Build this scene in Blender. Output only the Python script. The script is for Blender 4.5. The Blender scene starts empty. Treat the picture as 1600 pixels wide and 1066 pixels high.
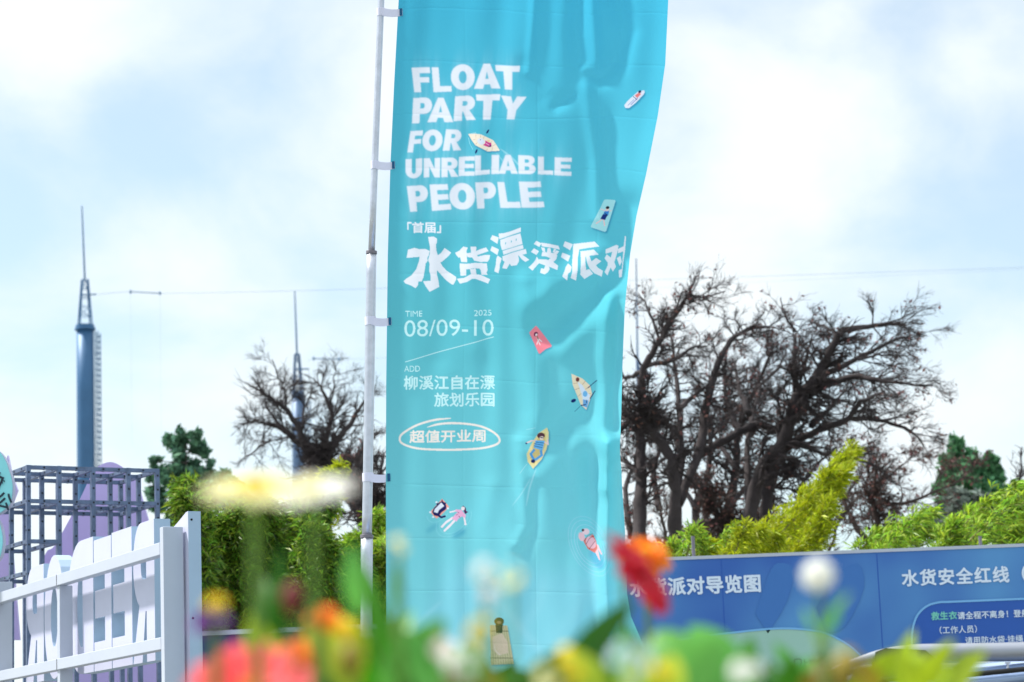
import bpy, math, random
import numpy as np
from mathutils import Vector, Matrix
R = math.radians
random.seed(7)
SC = bpy.context.scene
COL = SC.collection

# ------------------------------------------------------------------ camera
F_PX, TILT, ROLL, CAM_Z = 3780.0, R(10.3), R(2.2), 1.3
_r0 = Vector((1, 0, 0)); _u0 = Vector((0, -math.sin(TILT), math.cos(TILT)))
FWD = Vector((0, math.cos(TILT), math.sin(TILT)))
RT = math.cos(ROLL)*_r0 - math.sin(ROLL)*_u0
UP = math.sin(ROLL)*_r0 + math.cos(ROLL)*_u0
CPOS = Vector((0, 0, CAM_Z))
cam_d = bpy.data.cameras.new('camera'); cam = bpy.data.objects.new('camera', cam_d); COL.objects.link(cam)
M = Matrix.Identity(4)
for i in range(3):
    M[i][0] = RT[i]; M[i][1] = UP[i]; M[i][2] = -FWD[i]; M[i][3] = CPOS[i]
cam.matrix_world = M
cam_d.sensor_width = 36; cam_d.lens = F_PX/1600*36
cam_d.clip_start = 0.05; cam_d.clip_end = 5000
SC.camera = cam

def ray(px, py):
    return FWD + RT*((px-800)/F_PX) + UP*((533-py)/F_PX)
def U(px, py, Y):
    """world point seen at photo pixel (px,py) at world depth Y"""
    d = ray(px, py)
    return CPOS + d*(Y/d.y)
def mpp(px, py, Y):
    """metres per photo pixel at that point"""
    return Y/ray(px, py).y/F_PX

cam_d.dof.use_dof = True
cam_d.dof.focus_distance = (U(780, 450, 11.0)-CPOS).dot(FWD)
cam_d.dof.aperture_fstop = 85.05/1000/0.0155
cam_d.dof.aperture_blades = 0

# ------------------------------------------------------------------ world, sun, exposure
SUN_EL, SUN_AZ = R(54), R(-74)      # azimuth from +Y, negative = to the left
W = bpy.data.worlds.new('World'); SC.world = W; W.use_nodes = True
nt = W.node_tree; nt.nodes.clear()
def N(nt, t, **kw):
    n = nt.nodes.new(t)
    for k, v in kw.items():
        if k.startswith('i_'):
            n.inputs[k[2:]].default_value = v
        else:
            setattr(n, k, v)
    return n
out = N(nt, 'ShaderNodeOutputWorld'); bg = N(nt, 'ShaderNodeBackground'); bg.inputs['Strength'].default_value = 0.12
sky = N(nt, 'ShaderNodeTexSky', sky_type='NISHITA', sun_disc=False, sun_elevation=SUN_EL, sun_rotation=SUN_AZ)
sky.dust_density = 0.6; sky.air_density = 1.0; sky.ozone_density = 1.5
tc = N(nt, 'ShaderNodeTexCoord')
mp = N(nt, 'ShaderNodeMapping'); mp.inputs['Scale'].default_value = (1, 1, 1.5); mp.inputs['Location'].default_value = (0.31, 0.0, 0.12)
nz = N(nt, 'ShaderNodeTexNoise'); nz.inputs['Scale'].default_value = 8.5; nz.inputs['Detail'].default_value = 10; nz.inputs['Roughness'].default_value = 0.52; nz.inputs['Distortion'].default_value = 0.25
nt.links.new(tc.outputs['Generated'], mp.inputs['Vector']); nt.links.new(mp.outputs[0], nz.inputs['Vector'])
def hole(px, py, rad, amt):
    d = ray(px, py).normalized()
    dist = N(nt, 'ShaderNodeVectorMath', operation='DISTANCE'); dist.inputs[1].default_value = d
    nt.links.new(tc.outputs['Generated'], dist.inputs[0])
    mr = N(nt, 'ShaderNodeMapRange', interpolation_type='SMOOTHSTEP'); mr.inputs['From Max'].default_value = rad
    mr.inputs['To Min'].default_value = amt; mr.inputs['To Max'].default_value = 0
    nt.links.new(dist.outputs['Value'], mr.inputs['Value'])
    return mr.outputs[0]
acc = nz.outputs['Fac']
for h in [(350, 120, .085, -.22), (250, 260, .05, -.10), (60, 30, .06, .22), (-10, 370, .045, -.18), (160, 330, .06, -.06), (1330, 190, .09, .12), (1410, 45, .035, -.2), (1500, 330, .10, -.16), (1290, 250, .03, -.08), (1450, 190, .04, -.12), (1150, 300, .1, .14), (380, 330, .06, .1), (250, 640, .14, -.03)]:
    ad = N(nt, 'ShaderNodeMath', operation='ADD'); nt.links.new(acc, ad.inputs[0]); nt.links.new(hole(*h), ad.inputs[1]); acc = ad.outputs[0]
cr = N(nt, 'ShaderNodeMapRange', interpolation_type='SMOOTHSTEP')
cr.inputs['From Min'].default_value = 0.26; cr.inputs['From Max'].default_value = 0.70
cr.inputs['To Min'].default_value = 0.38; cr.inputs['To Max'].default_value = 1.0
nt.links.new(acc, cr.inputs['Value'])
mixc = N(nt, 'ShaderNodeMix', data_type='RGBA'); sep = N(nt, 'ShaderNodeSeparateXYZ'); nt.links.new(tc.outputs['Generated'], sep.inputs[0])
up_ = N(nt, 'ShaderNodeMapRange', interpolation_type='SMOOTHSTEP'); up_.inputs['From Min'].default_value = .34; up_.inputs['From Max'].default_value = 1
up_.inputs['To Min'].default_value = 1; up_.inputs['To Max'].default_value = 1.9; nt.links.new(sep.outputs['Z'], up_.inputs['Value'])
cv = N(nt, 'ShaderNodeVectorMath', operation='SCALE'); cv.inputs[0].default_value = (5.5, 5.85, 6.0); nt.links.new(up_.outputs[0], cv.inputs['Scale'])
nt.links.new(cv.outputs[0], mixc.inputs['B'])
nt.links.new(cr.outputs[0], mixc.inputs['Factor']); tint = N(nt, 'ShaderNodeVectorMath', operation='MULTIPLY'); tint.inputs[1].default_value = (.88, 1.03, 1.0)
nt.links.new(sky.outputs[0], tint.inputs[0]); nt.links.new(tint.outputs[0], mixc.inputs['A'])
nt.links.new(mixc.outputs['Result'], bg.inputs['Color']); nt.links.new(bg.outputs[0], out.inputs[0])

sd = bpy.data.lights.new('sun', 'SUN'); sd.energy = 4.6; sd.angle = R(4); sd.color = (1, .95, .87)
so = bpy.data.objects.new('sun', sd); COL.objects.link(so)
sdir = Vector((math.sin(SUN_AZ)*math.cos(SUN_EL), math.cos(SUN_AZ)*math.cos(SUN_EL), math.sin(SUN_EL)))
so.rotation_euler = (-sdir).to_track_quat('-Z', 'Y').to_euler(); so.location = sdir*50
SC.view_settings.view_transform = 'Standard'; SC.view_settings.look = 'None'
SC.view_settings.exposure = 0.62; SC.view_settings.gamma = 1
SC.render.engine = 'CYCLES'
SC.cycles.use_denoising = True
SC.cycles.max_bounces = 8; SC.cycles.transparent_max_bounces = 8

# ------------------------------------------------------------------ materials
def lin(c):
    return tuple(((x/255)/12.92 if x/255 <= .04045 else ((x/255+.055)/1.055)**2.4) for x in c)
def mat(name, srgb, rough=.6, metal=0, noise=0, nscale=8, trans=0, spec=.4, bump=0, var=0, coat=0):
    """Principled surface; noise = wear variation, trans = translucent share, var = per leaf variation"""
    m = bpy.data.materials.new(name); m.use_nodes = True; t = m.node_tree
    b = t.nodes['Principled BSDF']; o = t.nodes['Material Output']
    c = lin(srgb)
    b.inputs['Base Color'].default_value = (*c, 1); b.inputs['Roughness'].default_value = rough
    b.inputs['Metallic'].default_value = metal; b.inputs['Specular IOR Level'].default_value = spec
    if coat: b.inputs['Coat Weight'].default_value = coat
    colout = None
    if noise or bump:
        tx = N(t, 'ShaderNodeTexCoord')
        n = N(t, 'ShaderNodeTexNoise'); n.inputs['Scale'].default_value = nscale; n.inputs['Detail'].default_value = 7; n.inputs['Roughness'].default_value = .65
        t.links.new(tx.outputs['Object'], n.inputs['Vector'])
        if noise:
            mr = N(t, 'ShaderNodeMapRange'); mr.inputs['From Min'].default_value = .25; mr.inputs['From Max'].default_value = .75
            mr.inputs['To Min'].default_value = 1-noise; mr.inputs['To Max'].default_value = 1+noise
            t.links.new(n.outputs['Fac'], mr.inputs['Value'])
            mx = N(t, 'ShaderNodeVectorMath', operation='SCALE'); mx.inputs[0].default_value = c
            t.links.new(mr.outputs[0], mx.inputs['Scale']); t.links.new(mx.outputs[0], b.inputs['Base Color']); colout = mx.outputs[0]
        if bump:
            bp = N(t, 'ShaderNodeBump'); bp.inputs['Strength'].default_value = bump; bp.inputs['Distance'].default_value = .02
            t.links.new(n.outputs['Fac'], bp.inputs['Height']); t.links.new(bp.outputs[0], b.inputs['Normal'])
    if var:
        g = N(t, 'ShaderNodeNewGeometry'); hs = N(t, 'ShaderNodeHueSaturation'); hs.inputs['Color'].default_value = (*c, 1)
        if colout: t.links.new(colout, hs.inputs['Color'])
        m1 = N(t, 'ShaderNodeMapRange'); m1.inputs['To Min'].default_value = 1-var; m1.inputs['To Max'].default_value = 1+var*1.3
        m2 = N(t, 'ShaderNodeMapRange'); m2.inputs['To Min'].default_value = .5-.05*var; m2.inputs['To Max'].default_value = .5+.04*var
        t.links.new(g.outputs['Random Per Island'], m1.inputs['Value'])
        wn = N(t, 'ShaderNodeTexWhiteNoise', noise_dimensions='1D'); t.links.new(g.outputs['Random Per Island'], wn.inputs['W'])
        t.links.new(wn.outputs['Value'], m2.inputs['Value'])
        t.links.new(m1.outputs[0], hs.inputs['Value']); t.links.new(m2.outputs[0], hs.inputs['Hue'])
        t.links.new(hs.outputs[0], b.inputs['Base Color']); colout = hs.outputs[0]
    if trans:
        tr = N(t, 'ShaderNodeBsdfTranslucent'); tr.inputs['Color'].default_value = (*c, 1)
        if colout: t.links.new(colout, tr.inputs['Color'])
        ms = N(t, 'ShaderNodeMixShader'); ms.inputs[0].default_value = trans
        t.links.new(b.outputs[0], ms.inputs[1]); t.links.new(tr.outputs[0], ms.inputs[2]); t.links.new(ms.outputs[0], o.inputs[0])
    return m
MT = dict(
    white=mat('white paint', (178, 185, 200), .45, noise=.05, nscale=3, bump=.05),
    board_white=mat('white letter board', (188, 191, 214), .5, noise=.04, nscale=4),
    letter_edge_shade=mat('letter edge strip', (164, 184, 206), .4, noise=.05, nscale=5),  # white letter side walls, their bluish shade put into the colour
    steel=mat('galvanised perforated steel', (100, 114, 142), .45, .55, noise=.35, nscale=18, bump=.2),
    hole=mat('bolt hole', (24, 24, 30), .8),
    alu=mat('brushed aluminium', (196, 200, 210), .36, .75, noise=.14, nscale=26, bump=.1),
    collar=mat('dull collar', (120, 116, 124), .5, .4),
    strap=mat('white webbing', (222, 224, 242), .8, noise=.04, trans=.15),
    hem=mat('dark stitched tab', (20, 84, 124), .8),
    purple=mat('lilac painted board', (190, 174, 228), .55, noise=.05, nscale=4),
    purple_edge=mat('lilac board rim', (222, 212, 246), .55),
    teal=mat('teal printed board', (136, 214, 222), .5, noise=.05, nscale=3),
    ink=mat('dark ink', (24, 44, 60), .6),
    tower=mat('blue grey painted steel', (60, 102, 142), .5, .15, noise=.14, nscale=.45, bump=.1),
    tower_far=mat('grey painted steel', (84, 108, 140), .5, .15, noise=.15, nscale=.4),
    mast=mat('mast steel', (70, 104, 140), .5, .2),
    wire=mat('wire', (110, 128, 150), .6),
    bark=mat('dark bark', (54, 48, 50), .9, noise=.45, nscale=6, bump=.8),
    bark2=mat('brown bark', (74, 64, 62), .9, noise=.4, nscale=6, bump=.8),
    dead_leaf=mat('withered leaf', (112, 78, 74), .8, var=.5, trans=.2),
    bamboo=mat('bamboo leaf', (136, 168, 48), .5, var=.7, trans=.4, spec=.5),
    bamboo_y=mat('yellow bamboo leaf', (158, 170, 28), .5, var=.4, trans=.45, spec=.4),
    bamboo_d=mat('dense bamboo leaf', (100, 134, 36), .45, var=.85, trans=.35, spec=.5),
    culm=mat('bamboo culm', (128, 124, 62), .5),
    conifer=mat('conifer foliage', (84, 124, 100), .7, var=.6, trans=.25),
    conifer2=mat('green conifer foliage', (78, 128, 88), .7, var=.45, trans=.25),
    grey_leaf=mat('grey green foliage', (104, 116, 108), .8, var=.5, trans=.25),
    ground=mat('ground', (120, 122, 116), .9, noise=.25, nscale=.6, bump=.3),
    soil=mat('planting soil', (70, 56, 44), .95, noise=.4, nscale=9, bump=.8),
    lowboard=mat('dark blue board', (30, 46, 112), .5, noise=.06),
    letter_white=mat('white vinyl', (214, 228, 246), .6),
    letter_green=mat('green vinyl', (120, 205, 190), .6),
    letter_purple=mat('purple vinyl', (120, 96, 140), .6),
    panel_blue=mat('blue print panel', (34, 86, 172), .5, noise=.04),
    outline=mat('pale blue vinyl', (116, 176, 226), .6),
    hillprint=mat('pale green print', (150, 190, 178), .6, noise=.08, nscale=1.5),
    print_dark=mat('dark blue print', (58, 112, 182), .6),
    car=mat('pale blue car paint', (152, 176, 218), .25, .2, spec=.6, coat=.8),
    car_trim=mat('black rubber trim', (18, 19, 22), .5),
    glass=mat('tinted car glass', (56, 84, 124), .05, .3, spec=.9, coat=.6),
    rail=mat('satin silver rail', (158, 162, 172), .42, .7),
    foot=mat('dark grey plastic', (60, 62, 70), .4),
    tyre=mat('tyre rubber', (22, 22, 23), .9),
    rim=mat('alloy rim', (170, 172, 178), .35, .8),
    lamp=mat('headlamp lens', (220, 226, 235), .1, spec=.8),
    stem=mat('green stem', (92, 130, 46), .6, trans=.1),
    leaf=mat('garden leaf', (60, 136, 10), .45, var=.2, trans=.4),
    leaf_l=mat('pale garden leaf', (96, 168, 72), .4, var=.2, trans=.45),
    leaf_y=mat('yellow green leaf', (160, 184, 34), .45, var=.2, trans=.45),
    leaf_o=mat('olive garden leaf', (122, 110, 24), .5, var=.2, trans=.4),
    leaf_d=mat('dark garden leaf', (38, 98, 8), .5, var=.2, trans=.35),
    p_white=mat('white petal', (248, 248, 244), .6, trans=.6),
    p_cream=mat('cream petal', (250, 246, 190), .6, trans=.6),
    p_yellow=mat('yellow petal', (240, 214, 40), .6, trans=.4),
    p_orange=mat('orange petal', (246, 142, 22), .6, trans=.4),
    p_red=mat('crimson petal', (206, 2, 38), .6, trans=.4),
    p_coral=mat('coral petal', (248, 112, 116), .6, trans=.45),
    p_apricot=mat('apricot petal', (250, 150, 70), .6, trans=.4),
    p_purple=mat('purple petal', (110, 52, 140), .6, trans=.35),
    p_maroon=mat('maroon bud', (110, 36, 40), .7),
    p_olive=mat('olive bud', (138, 120, 30), .6),
    p_pale=mat('pale pink petal', (236, 222, 216), .6, trans=.4),
    p_ice=mat('ice blue petal', (206, 226, 244), .6, trans=.4),
    disc=mat('flower disc', (180, 130, 20), .8),
)

# ------------------------------------------------------------------ mesh helpers
class MB:
    def __init__(s): s.v = []; s.f = []
    def add(s, vs, fs):
        o = len(s.v); s.v.extend(Vector(v) for v in vs); s.f.extend([tuple(i+o for i in f) for f in fs])
    def box(s, c, ax, ay, az):
        """centre and three half-axis vectors"""
        c = Vector(c); ax, ay, az = Vector(ax), Vector(ay), Vector(az)
        vs = [c+sx*ax+sy*ay+sz*az for sz in (-1, 1) for sx, sy in ((-1, -1), (1, -1), (1, 1), (-1, 1))]
        s.add(vs, [(0, 3, 2, 1), (4, 5, 6, 7), (0, 1, 5, 4), (1, 2, 6, 5), (2, 3, 7, 6), (3, 0, 4, 7)])
    def beam(s, a, b, w, h, up=(0, 0, 1)):
        a, b = Vector(a), Vector(b); d = b-a; L = d.length; d = d/L
        up = Vector(up)
        if abs(d.dot(up)) > .95: up = Vector((0, 1, 0))
        sx = d.cross(up).normalized(); sz = sx.cross(d).normalized()
        s.box((a+b)/2, d*L/2, sx*w/2, sz*h/2)
    def tube(s, pts, rad, n=6, cap=True):
        pts = [Vector(p) for p in pts]; k = len(pts)
        if not hasattr(rad, '__len__'): rad = [rad]*k
        t0 = (pts[-1]-pts[0]); ref = Vector((0, 0, 1))
        if t0.length > 0 and abs(t0.normalized().z) > .8: ref = Vector((1, 0.2, 0))
        vs = []
        for i in range(k):
            t = pts[min(i+1, k-1)]-pts[max(i-1, 0)]
            if t.length < 1e-9: t = t0
            t.normalize(); a = t.cross(ref)
            if a.length < 1e-3: a = t.cross(Vector((0, 1, .3)))
            a.normalize(); b = t.cross(a)
            for j in range(n):
                th = 2*math.pi*j/n
                vs.append(pts[i]+(a*math.cos(th)+b*math.sin(th))*rad[i])
        fs = [(i*n+j, i*n+(j+1) % n, (i+1)*n+(j+1) % n, (i+1)*n+j) for i in range(k-1) for j in range(n)]
        if cap: fs += [tuple(range(n-1, -1, -1)), tuple((k-1)*n+j for j in range(n))]
        s.add(vs, fs)
    def prism(s, poly, d):
        """closed polygon of 3D points pushed along d"""
        n = len(poly); poly = [Vector(p) for p in poly]; d = Vector(d)
        s.add(poly+[p+d for p in poly], [tuple(range(n)), tuple(range(2*n-1, n-1, -1))]+[(i, (i+1) % n, n+(i+1) % n, n+i) for i in range(n)])
    def ellipsoid(s, c, r, nu=12, nv=8, ax=None):
        c = Vector(c); A = ax or (Vector((1, 0, 0)), Vector((0, 1, 0)), Vector((0, 0, 1)))
        vs = []
        for i in range(1, nv):
            ph = math.pi*i/nv
            for j in range(nu):
                th = 2*math.pi*j/nu
                vs.append(c+A[0]*r[0]*math.sin(ph)*math.cos(th)+A[1]*r[1]*math.sin(ph)*math.sin(th)+A[2]*r[2]*math.cos(ph))
        a = len(vs); vs += [c+A[2]*r[2], c-A[2]*r[2]]
        fs = [(i*nu+j, (i+1)*nu+j, (i+1)*nu+(j+1) % nu, i*nu+(j+1) % nu) for i in range(nv-2) for j in range(nu)]
        fs += [(a, j, (j+1) % nu) for j in range(nu)]+[(a+1, (nv-2)*nu+(j+1) % nu, (nv-2)*nu+j) for j in range(nu)]
        s.add(vs, fs)
def wloc(o):
    v = Vector((0, 0, 0))
    while o: v += o.location; o = o.parent
    return v
def obj(name, mb, m, parent=None, smooth=False, bevel=0):
    me = bpy.data.meshes.new(name)
    if parent: org = wloc(parent)
    else:
        zs = min(v.z for v in mb.v); n = len(mb.v)
        org = Vector((sum(v.x for v in mb.v)/n, sum(v.y for v in mb.v)/n, zs))
    me.from_pydata([tuple(v-org) for v in mb.v], [], mb.f)
    me.materials.append(MT[m] if isinstance(m, str) else m)
    if smooth: me.polygons.foreach_set('use_smooth', [True]*len(me.polygons))
    o = bpy.data.objects.new(name, me); COL.objects.link(o)
    if parent: o.parent = parent
    else: o.location = org
    if bevel:
        b = o.modifiers.new('bevel', 'BEVEL'); b.width = bevel; b.segments = 2; b.limit_method = 'ANGLE'
    return o
def thing(name, loc, label, cat, group=None):
    o = bpy.data.objects.new(name, None); COL.objects.link(o); o.location = loc; o.empty_display_size = .1
    return tag(o, label, cat, group)
def tag(o, label, cat, group=None):
    o['label'] = label; o['category'] = cat
    if group: o['group'] = group
    return o
def text_mesh(s, offset=0, extrude=0, space=1, res=4):
    c = bpy.data.curves.new('txt', 'FONT'); c.body = s; c.offset = offset; c.extrude = extrude; c.space_character = space; c.resolution_u = res
    o = bpy.data.objects.new('txt', c); COL.objects.link(o)
    dg = bpy.context.evaluated_depsgraph_get(); me = bpy.data.meshes.new_from_object(o.evaluated_get(dg))
    v = [tuple(x.co) for x in me.vertices]; f = [tuple(p.vertices) for p in me.polygons]
    bpy.data.objects.remove(o); bpy.data.meshes.remove(me); bpy.data.curves.remove(c)
    return v, f
def smoothline(pts, k=6):
    """Catmull-Rom through tuples or Vectors"""
    P = [np.array(p, float) for p in pts]; o = []
    for i in range(len(P)-1):
        a, b, c, d = P[max(i-1, 0)], P[i], P[i+1], P[min(i+2, len(P)-1)]
        for j in range(k):
            t = j/k
            o.append(.5*((2*b)+(-a+c)*t+(2*a-5*b+4*c-d)*t*t+(-a+3*b-3*c+d)*t**3))
    o.append(P[-1]); return o

# ------------------------------------------------------------------ ground
g = MB(); g.add([(-1500, -300, 0), (1500, -300, 0), (1500, 2500, 0), (-1500, 2500, 0)], [(0, 1, 2, 3)])
o = obj('ground', g, 'ground'); o['kind'] = 'structure'
g = MB(); g.add([(-1.2, .35, .004), (1.2, .35, .004), (1.6, 3.6, .004), (-1.6, 3.6, .004)], [(0, 1, 2, 3)])
o = obj('flower_bed', g, 'soil'); o['kind'] = 'structure'

# ------------------------------------------------------------------ flag: printed art rasterised to per-vertex print colour
S = 2.0; AX0, AY0, AW, AH = 594, -30, 470, 1135          # art window in photo pixels, S samples per pixel
W_, H_ = int(AW*S), int(AH*S)
YY, XX = np.mgrid[0:H_, 0:W_]; PXg = AX0+XX/S; PYg = AY0+YY/S
ty = np.clip((PYg+30)/1060, 0, 1); tx_ = np.clip((PXg-600)/440, 0, 1)
c_top = np.array(lin((70, 184, 218))); c_mid = np.array(lin((98, 195, 208))); c_bot = np.array(lin((134, 218, 226)))
k = ty[..., None]
ART = np.where(k < .5, c_top*(1-2*k)+c_mid*2*k, c_mid*(2-2*k)+c_bot*(2*k-1))
ART = ART*(1+.16*(tx_[..., None]-.35))
rng = np.random.default_rng(3)
def blur(a, s):
    if s <= 0: return a
    n = int(3*s)+1; kx = np.exp(-.5*(np.arange(-n, n+1)/s)**2); kx /= kx.sum()
    p = np.pad(a, n, mode='edge')
    p = np.apply_along_axis(lambda r: np.convolve(r, kx, 'valid'), 0, p) if False else sum(kx[i]*p[i:i+a.shape[0], :] for i in range(2*n+1))
    return sum(kx[i]*p[:, i:i+a.shape[1]] for i in range(2*n+1))
def fill(poly, m=None):
    m = np.zeros((H_, W_), bool) if m is None else m
    P = np.array(poly, float); x = (P[:, 0]-AX0)*S; y = (P[:, 1]-AY0)*S
    a, b = max(int(y.min())-1, 0), min(int(y.max())+2, H_); c, d = max(int(x.min())-1, 0), min(int(x.max())+2, W_)
    if a >= b or c >= d: return m
    gy, gx = np.mgrid[a:b, c:d]; ins = np.zeros(gy.shape, bool); n = len(P)
    for i in range(n):
        x1, y1, x2, y2 = x[i], y[i], x[(i+1) % n], y[(i+1) % n]
        if y1 == y2: continue
        cond = ((y1 > gy) != (y2 > gy)) & (gx < (x2-x1)*(gy-y1)/(y2-y1)+x1)
        ins ^= cond
    m[a:b, c:d] |= ins
    return m
def dilate(m, r):
    o = m.copy(); R_ = int(math.ceil(r))
    for dy in range(-R_, R_+1):
        for dx in range(-R_, R_+1):
            if dx*dx+dy*dy <= r*r+.1: o |= np.roll(np.roll(m, dy, 0), dx, 1)
    return o
def paint(m, c, a=1.0, b=.6):
    """lay ink: mask, sRGB colour, opacity, edge softness in samples"""
    global ART
    ys, xs = np.where(m > 0)
    if len(ys) == 0: return
    p = int(4*b)+3
    y0, y1, x0, x1 = max(ys.min()-p, 0), min(ys.max()+p, H_), max(xs.min()-p, 0), min(xs.max()+p, W_)
    w = blur(m[y0:y1, x0:x1].astype(float), b)[..., None]*a
    ART[y0:y1, x0:x1] = ART[y0:y1, x0:x1]*(1-w)+np.array(lin(c))*w
def ell(c, r, rot=0, n=22):
    cs, sn = math.cos(rot), math.sin(rot)
    return [(c[0]+r[0]*math.cos(t)*cs-r[1]*math.sin(t)*sn, c[1]+r[0]*math.cos(t)*sn+r[1]*math.sin(t)*cs) for t in [2*math.pi*i/n for i in range(n)]]
def stroke(pts, w, m=None, taper=0):
    m = np.zeros((H_, W_), bool) if m is None else m
    n = len(pts)
    for i in range(n-1):
        a, b = np.array(pts[i], float), np.array(pts[i+1], float); d = b-a; L = np.hypot(*d)
        if L < 1e-6: continue
        q = np.array([-d[1], d[0]])/L
        def ww(j):
            if not taper: return w/2
            e = min(j, n-1-j)/(n-1); return w/2*min(1, .25+e*taper)
        wa, wb = ww(i), ww(i+1)
        fill([a+q*wa, b+q*wb, b-q*wb, a-q*wa], m); fill(ell(b, (wb, wb), 0, 10), m)
    return m
def zo(pts, ox, oy, s): return [(ox+x/s, oy+y/s) for x, y in pts]
def text_fill(s, quad, bold=0, curve=0, space=1, offset=0):
    v, f = text_mesh(s, offset, 0, space, 6)
    A = np.array(v)[:, :2]; lo, hi = A.min(0), A.max(0); T = (A-lo)/(hi-lo)
    b = bold/S
    TL, TR, BR, BL = [np.array(q, float) for q in quad]
    TL = TL+[b, b]; TR = TR+[-b, b]; BR = BR+[-b, -b]; BL = BL+[b, -b]
    u, w = T[:, :1], T[:, 1:]
    P = (BL*(1-u)+BR*u)*(1-w)+(TL*(1-u)+TR*u)*w
    P[:, 1] -= curve*4*(u*(1-u))[:, 0]
    m = np.zeros((H_, W_), bool)
    for p in f: fill(P[list(p)], m)
    return dilate(m, bold) if bold else m
# paler shallow water printed in the middle
Z1 = lambda p: zo(p, 800, 480, 4.1)
paint(fill(Z1([(225, 325), (330, 380), (400, 430), (520, 480), (470, 560), (390, 640), (330, 690), (240, 790), (175, 780), (190, 690), (235, 620), (245, 500)])), (120, 214, 226), .26, 2.5)
paint(fill(Z1([(240, 860), (330, 895), (430, 912), (530, 885), (560, 1200), (500, 1400), (-250, 1500), (-300, 1250), (60, 1120), (130, 1030)])), (120, 216, 230), .22, 10)
paint(fill([(700, 880), (960, 900), (985, 1040), (640, 1040)]), (150, 216, 238), .35, 30)
# water light lines
for pts, w, a in [([(830, 745), (815, 770), (800, 790)], 1.5, .5), ([(838, 730), (828, 760), (822, 790)], 2.5, .5), ([(782, 232), (800, 246), (816, 262)], 3, .45), ([(775, 238), (790, 256)], 1.5, .4),
                  ([(640, 985), (668, 960), (690, 940)], 5, .25), ([(800, 990), (840, 950), (850, 900)], 10, .12), ([(850, 1010), (900, 960), (930, 890)], 16, .12), ([(780, 940), (830, 1000), (860, 1040)], 9, .25), ([(900, 1030), (940, 970)], 7, .25)]:
    paint(stroke(smoothline(pts, 6), w, taper=3), (190, 240, 250), a, 1.2 if w < 4 else w)
# headline, soft like light on a pool floor, with light streaks above and below it
Z2 = lambda p: zo(p, 620, 80, 4.1)
head = np.zeros((H_, W_), bool)
def arc(cx_, cy_, rx, ry, a0, a1, n=14): return [(cx_+rx*math.cos(R(a0+(a1-a0)*i/n)), cy_+ry*math.sin(R(a0+(a1-a0)*i/n))) for i in range(n+1)]
GL = {  # heavy grotesque letters: bars in a unit box, y down; ('+' outline, '-' counter)
 'F': [[(0, 0), (1, 0), (1, .23), (.4, .23), (.4, .40), (.92, .40), (.92, .61), (.4, .61), (.4, 1), (0, 1)]],
 'L': [[(0, 0), (.38, 0), (.38, .77), (1, .77), (1, 1), (0, 1)]],
 'T': [[(0, 0), (1, 0), (1, .24), (.69, .24), (.69, 1), (.31, 1), (.31, .24), (0, .24)]],
 'E': [[(0, 0), (1, 0), (1, .22), (.37, .22), (.37, .39), (.94, .39), (.94, .60), (.37, .60), (.37, .78), (1, .78), (1, 1), (0, 1)]],
 'I': [[(0, 0), (1, 0), (1, 1), (0, 1)]],
 'N': [[(0, 0), (.34, 0), (.66, .55), (.66, 0), (1, 0), (1, 1), (.66, 1), (.34, .45), (.34, 1), (0, 1)]],
 'Y': [[(0, 0), (.39, 0), (.5, .32), (.63, 0), (1, 0), (.69, .60), (.69, 1), (.31, 1), (.31, .60)]],
 'A': [[(.34, 0), (.66, 0), (1, 1), (.66, 1), (.61, .82), (.39, .82), (.34, 1), (0, 1)], '-', [(.5, .30), (.57, .60), (.43, .60)]],
 'O': [arc(.5, .5, .5, .51, 0, 360, 28), '-', arc(.5, .5, .17, .25, 0, 360, 20)],
 'P': [[(0, 0), (.6, 0)]+arc(.62, .32, .38, .32, -90, 90)+[(.38, .64), (.38, 1), (0, 1)], '-', [(.38, .21), (.52, .21)]+arc(.52, .32, .1, .11, -90, 90, 8)+[(.38, .43)]],
 'R': [[(0, 0), (.6, 0)]+arc(.60, .30, .37, .30, -90, 75)+[(1, 1), (.58, 1), (.42, .64), (.37, .64), (.37, 1), (0, 1)], '-', [(.37, .21), (.52, .21)]+arc(.52, .31, .1, .10, -90, 90, 8)+[(.37, .41)]],
 'B': [[(0, 0), (.6, 0)]+arc(.62, .25, .32, .25, -90, 70)+arc(.62, .73, .38, .27, -60, 90)+[(0, 1)], '-', [(.36, .20), (.5, .20)]+arc(.52, .295, .1, .095, -90, 90, 8)+[(.36, .39)], '-', [(.36, .58), (.52, .58)]+arc(.54, .685, .1, .105, -90, 90, 8)+[(.36, .79)]],
 'D': [[(0, 0), (.46, 0)]+arc(.46, .5, .54, .5, -90, 90, 18)+[(0, 1)], '-', [(.40, .2), (.46, .2)]+arc(.46, .5, .14, .3, -90, 90, 12)+[(.40, .8)]],
 'U': [[(0, 0), (.37, 0), (.37, .6)]+arc(.5, .62, .13, .16, 180, 0, 8)+[(.63, .6), (.63, 0), (1, 0), (1, .6)]+arc(.5, .6, .5, .41, 0, 180, 16)]}
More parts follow.
